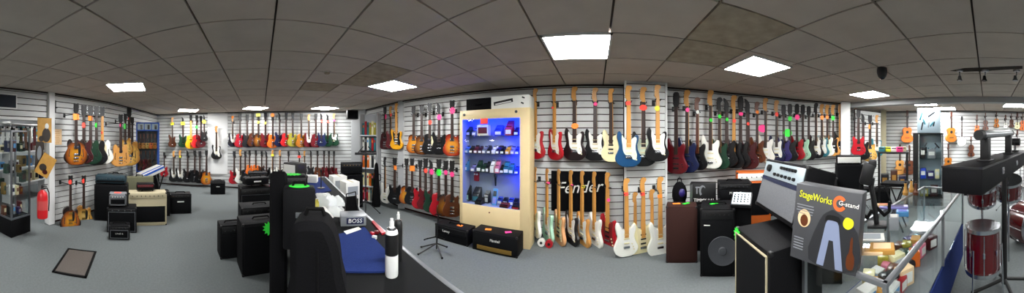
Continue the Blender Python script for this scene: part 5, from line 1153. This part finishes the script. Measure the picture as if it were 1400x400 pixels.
topitem('tissue_pack', 'packet', 1222, 312, 'grey crumpled pouch on the glass counter beside the blue packet', box_item(.07, .09, .09, 'finish_grey', 'paper'))
topitem('blue_packet', 'packet', 1234, 294, 'bright blue packet on the glass counter', box_item(.10, .08, .04, 'finish_sky', 'finish_bluebright'))
topitem('purple_packet', 'packet', 1222, 284, 'long violet packet on the glass counter behind the blue one', box_item(.26, .08, .02, 'finish_lilac', 'finish_purple'))
topitem('orange_packet', 'packet', 1208, 283, 'orange packet at the back edge of the glass counter', box_item(.12, .06, .03, 'peach_paper', 'finish_orange'))
for k, (px, py, c) in enumerate(((1238, 266, 'skin_gold'), (1246, 262, 'skin_gold'), (1252, 266, 'finish_walnut'))):
    def fn(t, c=c): part('body', MB().lathe([(.03, 0), (.035, .03), (.02, .06), (.014, .11), (.018, .13)], n=18), M(c), t); part('cap', MB().cyl((0, 0, .128), (0, 0, .15), .012), M('black_plastic'), t)
    topitem('shaker', 'shaker', px, py, ('golden wooden shaker on the glass counter, closest to the bench', 'golden wooden shaker, middle one of three on the glass counter', 'brown wooden shaker beside two golden ones on the glass counter')[k], fn)
# boxed stand
mat('carton_grey', '3f4043', .5, noise=.12, nscale=6); mat('logo_yellow', 'd8d91f', .5); mat('logo_orange', 'd8622a', .5); mat('stand_photo', '7c86a0', .5); mat('carton_dark', '242528', .5)
t = thing('boxed_guitar_stand', 'big dark box with yellow lettering and a photo of a stand', 'box', place(1122, 1.17, CT), face(1122) - .42, None, -.05, 1, .08)
W_, H_ = .355, .385
part('carton', MB().box((0, .05, H_ / 2), (W_, .10, H_), 0, .003), M('carton_grey'), t)
lettering('lettering', 'StageWorks', .05, M('logo_yellow'), t, (-.062, -.0015, H_ - .055), .0, .18, rot=(PI / 2, .05, 0), label='yellow lettering')
lettering('lettering', 'G-stand', .03, M('pg_white'), t, (.115, -.004, H_ - .06), .0, .10, rot=(PI / 2, .05, 0), label='white lettering')
ring = MB()
for k in range(20):
    a0, a1 = .6 + 5.2 * k / 20, .6 + 5.2 * (k + 1) / 20; ring.slab([(.034 * math.cos(a0), .038 * math.sin(a0)), (.034 * math.cos(a1), .038 * math.sin(a1)), (.018 * math.cos(a1), .02 * math.sin(a1)), (.018 * math.cos(a0), .02 * math.sin(a0))], -.002, .001)
part('ring_mark', ring, M('logo_orange'), t, 'orange ring mark', (.068, 0, H_ - .062))
mb = MB()
for k in range(4): mb.box((-.115 + .003 * (k % 2), -.001, H_ - .105 - .014 * k), (.095 - .012 * (k == 3), .002, .005))
part('printed_lines', mb, M('finish_grey'), t); mb = MB()
for k in range(5): mb.box((-.135, -.001, .11 - .014 * k), (.055, .002, .005))
part('printed_lines', mb, M('finish_grey'), t)
part('photo_circle', S1([(-.115 + .036 * math.cos(2 * PI * k / 28), .215 + .045 * math.sin(2 * PI * k / 28)) for k in range(28)], -.002, .001), M('peach_paper'), t); part('photo_circle', S1([(-.113 + .022 * math.cos(2 * PI * k / 20), .205 + .03 * math.sin(2 * PI * k / 20)) for k in range(20)], -.003, .001), M('finish_walnut'), t)
part('photo_backdrop', S1(curve(cm([(-7, 2), (17, 2), (17, 20), (6, 28), (2, 28), (-3, 22)]), 3), -.0015, .001), M('carton_dark'), t)
part('stand_photo', S1([(-.025, .01), (.012, .01), (.03, .14), (.052, .14), (.075, .01), (.112, .01), (.075, .215), (.06, .245), (.02, .245), (.006, .215)], -.0025, .001), M('stand_photo'), t, 'blue-grey photo of an A-shaped stand'); part('stand_photo', S1(curve([(.0, .225), (.012, .258), (.07, .258), (.082, .225), (.06, .235), (.02, .235)], 3), -.0032, .001), M('black_plastic'), t)
part('price_sticker', S1(curve(cm([(9.5, 24), (11, 26.4), (14.2, 25.5), (14.5, 22.8), (12.3, 21), (10, 21.8)]), 4), -.003, .001), M('logo_yellow'), t, 'yellow sticker'); part('violin_photo', S1(curve(cm([(13, 3), (16, 3), (16.5, 8), (15.3, 11), (15, 17), (14, 17), (13.7, 11), (12.6, 8)]), 3), -.0026, .001), M('finish_walnut'), t)
# black display stand with clamp arms on the counter
t = thing('display_stand', 'thick black clamp stand rising from the glass counter behind the boxed stand', 'stand', ct(1199, 309) + Vector((0, 0, CT)), face(1199))
D1 = 1.71
def off_(px, z): return ((px - 1199) / F * D1, 0, z - CT)
part('post', MB().tube([(0, 0, 0), off_(1196, 1.10), off_(1191, 1.24), off_(1193, 1.30)], .020), M('black_plastic'), t); part('base', MB().box((0, 0, .012), (.14, .12, .024), 0, .008), M('black_plastic'), t)
part('head', MB().box(off_(1186, 1.33), (.09, .09, .16), 0, .02, Matrix.Rotation(.25, 3, 'Y')).box(off_(1193, 1.40), (.06, .07, .06), 0, .015), M('black_plastic'), t)
part('arm', MB().tube([off_(1178, 1.26), off_(1174, 1.14), off_(1181, 1.03), off_(1186, 1.01), off_(1191, 1.06), off_(1197, 1.04)], .012), M('rubber'), t); part('arm', MB().tube([off_(1196, 1.10), off_(1209, 1.03), off_(1216, 1.06), off_(1216, 1.13)], .012), M('rubber'), t)

# ---------------------------------------------------------------- long case on a pole, drums
PA, PB = Vector((1.40, .0, 0)), Vector((3.55, -.90, 0))
PA, PB = pol(1314, 1.45), pol(1396, 3.6)
e = PB - PA; LB = e.length; yl = math.atan2(e.y, e.x); mid = (PA + PB) / 2; zc = 1.243
t = thing('keyboard_case', 'long black case laid across a pole stand over the drums', 'case', (mid.x, mid.y, zc), yl)
part('shell', MB().box((0, 0, .0825), (LB, .27, .165), 0, .008), M('black_vinyl'), t); part('edge_trim', MB().box((0, -.135, .16), (LB, .008, .012)).box((-LB / 2, 0, .16), (.008, .27, .012)), M('black_plastic'), t)
for k in range(3):
    l = part('latch', MB().box((-.6 + .6 * k, -.139, .085), (.05, .012, .05), 0, .003), M('steel'), t); part('handle', MB().box((-.6 + .6 * k, -.147, .085), (.02, .006, .03), 0, .002), M('chrome'), l)
def onC(s, y, z): return t.matrix_basis @ Vector((s, y, z))
cs = t
st = thing('pole_stand', 'thick black pole stand carrying the long black case', 'stand', onC(.02, -.0, 0) - Vector((0, 0, zc)), yl)
part('pole', MB().cyl((0, 0, .05), (0, 0, zc - .02), .03), M('black_plastic'), st); part('cross_bar', MB().box((0, 0, zc - .012), (1.4, .16, .024), 0, .004), M('black_plastic'), st)
for k in range(4): l = part('leg', MB().cyl((0, 0, .10), (.34 * math.cos(PI / 2 * k + .6), .34 * math.sin(PI / 2 * k + .6), .016), .018), M('black_plastic'), st); part('rubber_foot', MB().ball((.34 * math.cos(PI / 2 * k + .6), .34 * math.sin(PI / 2 * k + .6), .016), (.024, .024, .016)), M('rubber'), l)
# silver tube light on two brackets, standing on the case
ta, tb = Vector((-.80, -.02, .165 + .20)), Vector((.35, .0, .165 + .24))
t = thing('tube_light', 'silver tube light on black brackets standing on the long case', 'stage light', (mid.x, mid.y, zc), yl)
part('tube', MB().cyl(ta, tb, .032, n=24), M('steel'), t, 'silver tube'); part('end_cap', MB().cyl(ta + (ta - tb).normalized() * .06, ta + (tb - ta) * .02, .037, n=24), M('black_plastic'), t); part('end_cap', MB().cyl(tb, tb + (tb - ta).normalized() * .05, .036, n=24), M('black_plastic'), t)
for s in (.10, .88):
    p = ta + (tb - ta) * s; part('bracket', MB().box((p.x, p.y, (.166 + p.z) / 2 - .015), (.07, .07, p.z - .166 - .02), 0, .008).box((p.x, p.y, .172), (.11, .11, .012), 0, .003), M('black_plastic'), t)
t = thing('lamp_head', 'small black lamp head standing at the far end of the long case', 'stage light', tuple(onCx for onCx in (cs.matrix_basis @ Vector((.72, .02, .165)))), yl)
part('base', MB().box((0, 0, .01), (.12, .1, .02), 0, .004), M('black_plastic'), t); part('yoke', MB().tube([(-.05, 0, .02), (-.055, 0, .12), (.055, 0, .12), (.05, 0, .02)], .008), M('black_plastic'), t); part('lamp_body', MB().cyl((0, -.07, .13), (0, .07, .13), .05, n=20), M('black_plastic'), t)
mat('drum_red', '4a070c', .2, coat=.4); mat('drum_head', 'd3bfa0', .6, noise=.08, nscale=6)
def drum(name, label, p, r, h, tilt=(0, 0), horiz=None, legs=0, post=None, cat='drum', yaw=0.0):
    t = thing(name, label, cat, p, yaw, 'red drum kit')
    t.rotation_euler = (tilt[0], tilt[1], yaw) if horiz is None else (PI / 2, 0, horiz)
    part('shell', MB().lathe([(r, 0), (r, h)], n=40), M('drum_red'), t)
    for z, nm in ((h, 'batter_head'), (0, 'resonant_head')): part(nm, MB().lathe([(r * .99, -.003), (r * .99, .003)], (0, 0, z), n=40), M('drum_head'), t)
    for z in (h - .012, .012):
        part('hoop', MB().lathe([(r + .003, -.014), (r + .011, -.014), (r + .011, .02), (r + .003, .02)], (0, 0, z), n=40), M('chrome'), t)
    n = 8
    me = MB().box((0, 0, 0), (.022, .022, .05), 0, .006).cyl((.008, 0, -h * .42), (.008, 0, h * .42), .004, n=6).mesh('tension_lug')
    for k in range(n):
        a = 2 * PI * k / n; link('tension_lug', me, M('chrome'), t, ((r + .008) * math.cos(a), (r + .008) * math.sin(a), h / 2), (0, 0, a))
    for k in range(legs):
        a = 2 * PI * k / legs + .5; l = part('leg', MB().cyl(((r + .02) * math.cos(a), (r + .02) * math.sin(a), h * .6), ((r + .04) * math.cos(a), (r + .04) * math.sin(a), -p[2] + .012), .008), M('chrome'), t); part('rubber_foot', MB().ball(((r + .04) * math.cos(a), (r + .04) * math.sin(a), -p[2] + .012), (.014, .014, .012)), M('rubber'), l)
    if post: part('mount_post', MB().cyl((0, 0, .01), post, .014), M('chrome'), t)
    return t
p = pol(1341, 2.22); drum('floor_tom', 'red floor tom with a tan head, nearest drum beside the glass counter', (p.x, p.y - .02, .36), .155, .41, legs=3)
p = pol(1393, 3.75); drum('bass_drum', 'large red bass drum lying on its side behind the pole stand', (p.x, p.y, .31), .29, .38, horiz=-1.0)
p2 = pol(1337, 2.75); drum('rack_tom', 'red tom tilted under the long case, beside the glass counter end', (p2.x, p2.y - .05, .86), .155, .22, (.35, 0), post=(0, -.32, -.83), yaw=face(1337))
p2 = pol(1379, 3.08); drum('rack_tom', 'red tom tilted under the long case, behind the pole', (p2.x, p2.y, .84), .16, .24, (.35, 0), post=(0, -.30, -.80), yaw=face(1379))
def cymbal(px, D, z, label, tilt=.15, r=.17):
    t = tripod('cymbal_stand', label, px, D, z + .03, .26, .30, .009); t['category'] = 'cymbal stand'
    for o in t.children: o.material_slots[0].material = M('chrome')
    part('cymbal', MB().lathe([(.0, .02), (.02, .018), (.035, .004), (r * .6, -.006), (r, -.016), (r, -.018), (.03, -.002)], n=36), M('gold'), t, 'brass cymbal', (0, 0, z), (tilt, .1, 0))
cymbal(1395, 4.5, 1.14, 'chrome cymbal stand with a brass cymbal behind the bass drum'); cymbal(1376, 5.1, .98, 'chrome cymbal stand with a brass cymbal nearer the far wall', .05)
t = tripod('microphone_stand', 'chrome stand rising behind the cymbals', 1400, 4.9, 1.25, .22, .28, .009)
for o in t.children: o.material_slots[0].material = M('chrome')
part('boom', MB().cyl((-.1, 0, 1.08), (.18, 0, 1.22), .007), M('chrome'), t)

# ---------------------------------------------------------------- second room
RW_ = [(5.46, 2.55), (5.9, 2.18)]
pa, pb = pol(1170, 5.75), pol(1204, 6.5)
SIDE = [(pa.x, pa.y), (pb.x, pb.y)]
slatwall('wall_partition', SIDE, 0, 2.30)
guitar_row([
 (1173.5, 150, 212, 'horned', 'red', 'red', None, dict(head='black_plastic')),
 (1180, 155, 218, 'super', 'black', 'black', None, {}),
 (1189, 157, 220, 'single', 'golden', 'honey', None, dict(tags=[(173, 'orange', 'star', .13)])),
 (1198.5, 157, 214, 'strat', 'dark teal', 'teal', 'white', {}),
], SIDE, 'partition of the second room', 'partition', 'guitars on the partition of the second room')
d, y = hit(1183, SIDE, .03)
guitar_row([
 (1240, 151, 194.5, 'acoustic', 'orange', 'orange', None, {}),
 (1300, 152, 194, 'acoustic', 'amber', 'amber', None, {}),
 (1336, 157, 181, 'ukulele', 'red-brown', 'orange', None, {}),
 (1347.5, 154, 178, 'violin', 'red-brown', 'walnut', None, {}),
 (1362.5, 153, 174, 'violin', 'tan', 'amber', None, {}),
 (1375, 157, 175, 'ukulele', 'white', 'white', None, {}),
 (1383, 155, 174, 'violin', 'dark', 'brown', None, {}),
 (1391, 154, 176, 'ukulele', 'pale', 'cream', None, {}),
 (1398, 155, 178, 'violin', 'orange', 'orange', None, {}),
], RIGHT, 'upper row on the far room wall', 'far room upper row', 'instruments hung high in the second room', fine=False, off=.12)
guitar_row([
 (1230, 197, 238, 'acoustic', 'tan', 'natural', None, {}),
 (1243, 198, 238, 'acoustic', 'brown', 'walnut', None, {}),
 (1296, 196, 232, 'acoustic', 'amber', 'amber', None, {}),
 (1328, 186, 214, 'violin', 'walnut', 'walnut', None, {}),
 (1391, 178, 199, 'ukulele', 'amber', 'amber', None, {}),
], RIGHT, 'lower row on the far room wall', 'far room lower row', 'instruments hung low in the second room', fine=False, off=.12)
# banjo
d, y = hit(1315, RIGHT, .19); p = pol(1315, d)
t = thing('banjo', 'banjo with a white head hung on the far room wall', 'banjo', (p.x, p.y, zat(200, d)), y)
h_ = zat(159, d) - zat(200, d); s = h_ / 1.0; t.scale = (s, s, s)
part('rim', MB().lathe([(.16, -.04), (.165, -.04), (.165, .035), (.15, .035)], n=36), M('chrome'), t, None, (0, 0, .17), (PI / 2, 0, 0)); part('drum_head', MB().lathe([(.155, 0), (.155, .006)], n=36), M('paper'), t, 'white head', (0, -.034, .17), (PI / 2, 0, 0))
nk = part('neck', S1([(-.024, .32), (.024, .32), (.018, .84), (-.018, .84)], -.05, -.025), M('mahogany'), t); part('fretboard', S1([(-.023, .32), (.023, .32), (.017, .84), (-.017, .84)], -.054, -.05), M('rosewood'), nk); hd = part('headstock', S1([(-.018, .84), (.018, .84), (.035, .90), (.03, 1.0), (-.03, 1.0), (-.035, .90)], -.046, -.03), M('black_plastic'), t)
for k in range(4): part('tuning_peg', MB().box(((-1) ** k * .042, -.038, .89 + .05 * (k // 2)), (.02, .01, .014), 0, .002), M('chrome'), hd)
part('bridge', MB().box((0, -.045, .12), (.08, .012, .015), 0, .002), M('maple'), t); part('wall_hook', MB().cyl((0, -.03, .85), (0, .18, .85), .008), M('steel'), t)
# cabinet with boards of tool pictures
bx = thing('display_case', 'black-sided glass case with a board of tool pictures, second room', 'showcase', place(1269, 5.6), face(1269))
Wd, Hd, Dd = .72, 1.72, .36
part('side_panel', MB().box((-Wd / 2 + .06, Dd / 2, Hd / 2), (.12, Dd, Hd)), M('black_plastic'), bx); part('side_panel', MB().box((Wd / 2 - .012, Dd / 2, Hd / 2), (.024, Dd, Hd)), M('steel'), bx)
part('back_panel', MB().box((.05, Dd - .012, Hd / 2), (Wd - .16, .02, Hd - .04)), M('case_picture'), bx); part('top_panel', MB().box((0, Dd / 2, Hd - .012), (Wd, Dd, .024)), M('black_plastic'), bx); part('base', MB().box((0, Dd / 2, .1), (Wd, Dd, .2)), M('black_plastic'), bx)
for z in (.62, 1.1): part('shelf', MB().box((.05, Dd / 2, z), (Wd - .16, Dd - .05, .012)), M('pane'), bx)
part('glass_front', MB().box((.05, .01, (Hd + .2) / 2), (Wd - .16, .005, Hd - .25)), M('pane'), bx)
random.seed(31)
def tool_board(t, cx, cz, w, h, y):
    b = part('picture_board', MB().box((cx, y, cz), (w, .012, h), 0, .002), M('case_picture'), t, 'pale board printed with tools')
    for k in range(7):
        x, z = cx + random.uniform(-.36, .36) * w, cz + random.uniform(-.36, .36) * h
        part('printed_tool', MB().box((x, y - .007, z), (.035, .003, random.uniform(.10, .2)), 0, .001, Matrix.Rotation(random.uniform(-1, 1), 3, 'Y')), M(random.choice(('finish_charcoal', 'finish_teal', 'black_plastic', 'finish_grey'))), b)
tool_board(bx, .05, 1.40, .52, .5, Dd - .04)
for k, (x, z, w, h, c, lab, sh) in enumerate(((-.12, .626, .14, .24, 'finish_bluebright', 'blue box on the middle shelf of the picture-board case', 0), (.06, .626, .16, .18, 'finish_purple', 'violet box on the middle shelf of the picture-board case', 0), (.22, .626, .10, .22, 'finish_cream', 'cream box on the middle shelf of the picture-board case', 0),
        (-.13, 1.106, .13, .26, 'finish_charcoal', 'dark grey box on the top shelf of the picture-board case', 0), (.08, 1.106, .20, .22, 'finish_grey', 'grey box on the top shelf of the picture-board case', 0), (-.10, .2, .2, .2, 'finish_olive', 'olive box at the bottom of the picture-board case', 0), (.14, .2, .18, .26, 'finish_maroon', 'maroon box at the bottom of the picture-board case', 0))):
    t = thing('pedal_box', lab, 'box', bx.matrix_basis @ Vector((x, .16, z + .002)), bx.rotation_euler[2], 'boxes in the picture-board case'); part('carton', MB().box((0, 0, h / 2), (w, .12, h), 0, .004), M(c), t); part('printed_face', MB().box((0, -.0605, h * .55), (w * .7, .002, h * .4)), M('paper'), t)
t = thing('picture_board', 'pale board printed with tools standing on the black-sided case', 'board', place(1270, 5.72, 1.72), face(1270)); t.rotation_euler[0] = -.03
tool_board(t, 0, .30, .56, .60, 0)
part('easel_leg', MB().box((0, .09, .2), (.03, .012, .42), 0, 0, Matrix.Rotation(-.35, 3, 'X')), M('steel'), t)
# tall black table with leaflets
tb = thing('leaflet_table', 'tall black table covered with bright leaflets in the second room', 'table', place(1221, 4.75), face(1221))
part('table_top', MB().box((0, .2, 1.30), (.62, .40, .03), 0, .004), M('black_plastic'), tb)
for sx in (-1, 1):
    for sy in (0, 1): part('leg', MB().box((sx * .29, .02 + .36 * sy, .645), (.028, .028, 1.29)), M('black_plastic'), tb)
part('lower_shelf', MB().box((0, .2, .62), (.58, .36, .02)), M('black_plastic'), tb)
for k, (x, y_, c, nm) in enumerate(((-.22, .14, 'finish_teal', 'teal'), (-.09, .18, 'logo_yellow', 'yellow'), (.02, .14, 'paper', 'white'), (.13, .10, 'tag_pink', 'pink'), (.20, .24, 'finish_cream', 'cream'), (-.16, .30, 'finish_mint', 'mint green'))):
    t = thing('leaflet', f"{nm} leaflet propped on the tall black table", 'leaflet', tb.matrix_basis @ Vector((x, y_, 1.315)), tb.rotation_euler[2] + .15 * (k - 2), 'leaflets on the tall black table'); t.rotation_euler[0] = 0
    part('cover', MB().box((0, 0, .05), (.13, .10, .10), 0, .002), M(c), t); part('title_band', MB().box((0, -.051, .075), (.10, .002, .02)), M('finish_charcoal'), t)
for k, (x, w, h, c, nm) in enumerate(((-.17, .16, .22, 'finish_charcoal', 'charcoal'), (.02, .14, .3, 'finish_brown', 'brown'), (.19, .14, .18, 'finish_navy', 'navy'))):
    t = thing('drum_box', f"{nm} box on the lower shelf of the tall black table", 'box', tb.matrix_basis @ Vector((x, .2, .632)), tb.rotation_euler[2], 'boxes under the leaflets'); part('carton', MB().box((0, 0, h / 2), (w, .2, h), 0, .004), M(c), t); part('printed_face', MB().box((0, -.1005, h / 2), (w * .6, .002, h * .4)), M('skin_gold'), t)
# keyboard bench on crossed legs
bn = thing('keyboard_bench', 'black padded bench on crossed legs behind the glass counter', 'bench', place(1222, 4.05), face(1222) - .25)
part('seat', MB().box((0, .14, .80), (.46, .30, .05), 0, .015), M('black_vinyl'), bn)
for s in (-1, 1): part('leg', MB().cyl((s * .16, 0, .0), (s * -.16, .0, .78), .014).cyl((s * .16, .28, .0), (s * -.16, .28, .78), .014), M('black_plastic'), bn)
part('stretcher', MB().cyl((0, 0, .39), (0, .28, .39), .012), M('black_plastic'), bn)
# dark stool and stand beside the partition
t = thing('drum_throne', 'dark round stool under the partition guitars', 'stool', place(1180, 4.9), face(1180))
part('seat', MB().lathe([(.0, .50), (.15, .50), (.165, .53), (.16, .575), (.12, .59), (.0, .59)], n=28), M('black_vinyl'), t); part('post', MB().cyl((0, 0, .2), (0, 0, .51), .02), M('chrome'), t)
for k in range(3): a = 2 * PI * k / 3; l = part('leg', MB().cyl((0, 0, .28), (.24 * math.cos(a), .24 * math.sin(a), .014), .012), M('chrome'), t); part('rubber_foot', MB().ball((.24 * math.cos(a), .24 * math.sin(a), .014), (.02, .02, .014)), M('rubber'), l)
amp('practice_amplifier', 'black amp on the carpet under the golden guitar of the partition', 1205, 5.4, 0, .42, .46, .26, .1, plo=.15, knobs=5)
amp('keyboard_amplifier', 'black amp on the carpet under the far room violins', 1330, 6.6, 0, .5, .5, .3, 0, plo=.15, knobs=5)
# hanging discs and dark poster by the partition
# ---------------------------------------------------------------- ceiling fittings
Dc = (CEIL - EYE) * F / (HOR - 93)
t = thing('dome_camera', 'black dome camera hanging from the ceiling past the basses', 'security camera', pol(1206, Dc) + Vector((0, 0, CEIL)), 0)
part('mount', MB().lathe([(.055, -.02), (.06, -.012), (.06, .002)], n=24), M('black_plastic'), t); part('housing', MB().lathe([(.03, -.125), (.05, -.105), (.064, -.06), (.064, -.018), (.05, -.016)], n=28), M('black_plastic'), t); part('dome', MB().ball((0, 0, -.09), (.046, .046, .05)), M('dark_screen'), t)
mat('soot', '3a3430', .95, noise=.5, nscale=14)
for k, px in enumerate((1312, 1347, 1390)):
    D = (CEIL - EYE) * F / (HOR - 96); p = pol(px, D)
    t = thing('ceiling_spotlight', ('small spotlight on the ceiling, closest to the dome camera', 'dark round spotlight, middle of the three on the ceiling', 'small spotlight over the drum kit, last of the three on the ceiling')[k], 'spotlight', (p.x, p.y, CEIL), .5 * k, 'three ceiling spotlights')
    part('mount', MB().lathe([(.04, -.018), (.045, -.01), (.045, .002)], n=20), M('steel'), t); part('arm', MB().tube([(0, 0, -.015), (0, 0, -.06), (.02, 0, -.075)], .007), M('steel'), t); part('lamp_body', MB().lathe([(.018, 0), (.024, -.035), (.036, -.06), (.036, -.064)], (.02, 0, -.065), n=20), M('black_plastic' if k == 1 else 'steel'), t)
o = flat('trim_soot', [(1298, 97), (1318, 93), (1350, 92), (1398, 90), (1398, 94), (1350, 97), (1318, 98)], CEIL - .001, .001, 'soot', '', '')
for k in ('label', 'category'): del o[k]
o['kind'] = 'structure'
t = thing('smoke_detector', 'round detector on the ceiling above the end wall guitars', 'detector', pol(447, (CEIL - EYE) * F / (HOR - 98)) + Vector((0, 0, CEIL)), 0); part('base', MB().lathe([(.05, -.012), (.055, -.006), (.055, .002)], n=24), M('ceiling_tile'), t); part('sensor_head', MB().lathe([(.028, -.03), (.036, -.02), (.038, -.011)], n=20), M('ceiling_stain'), t)
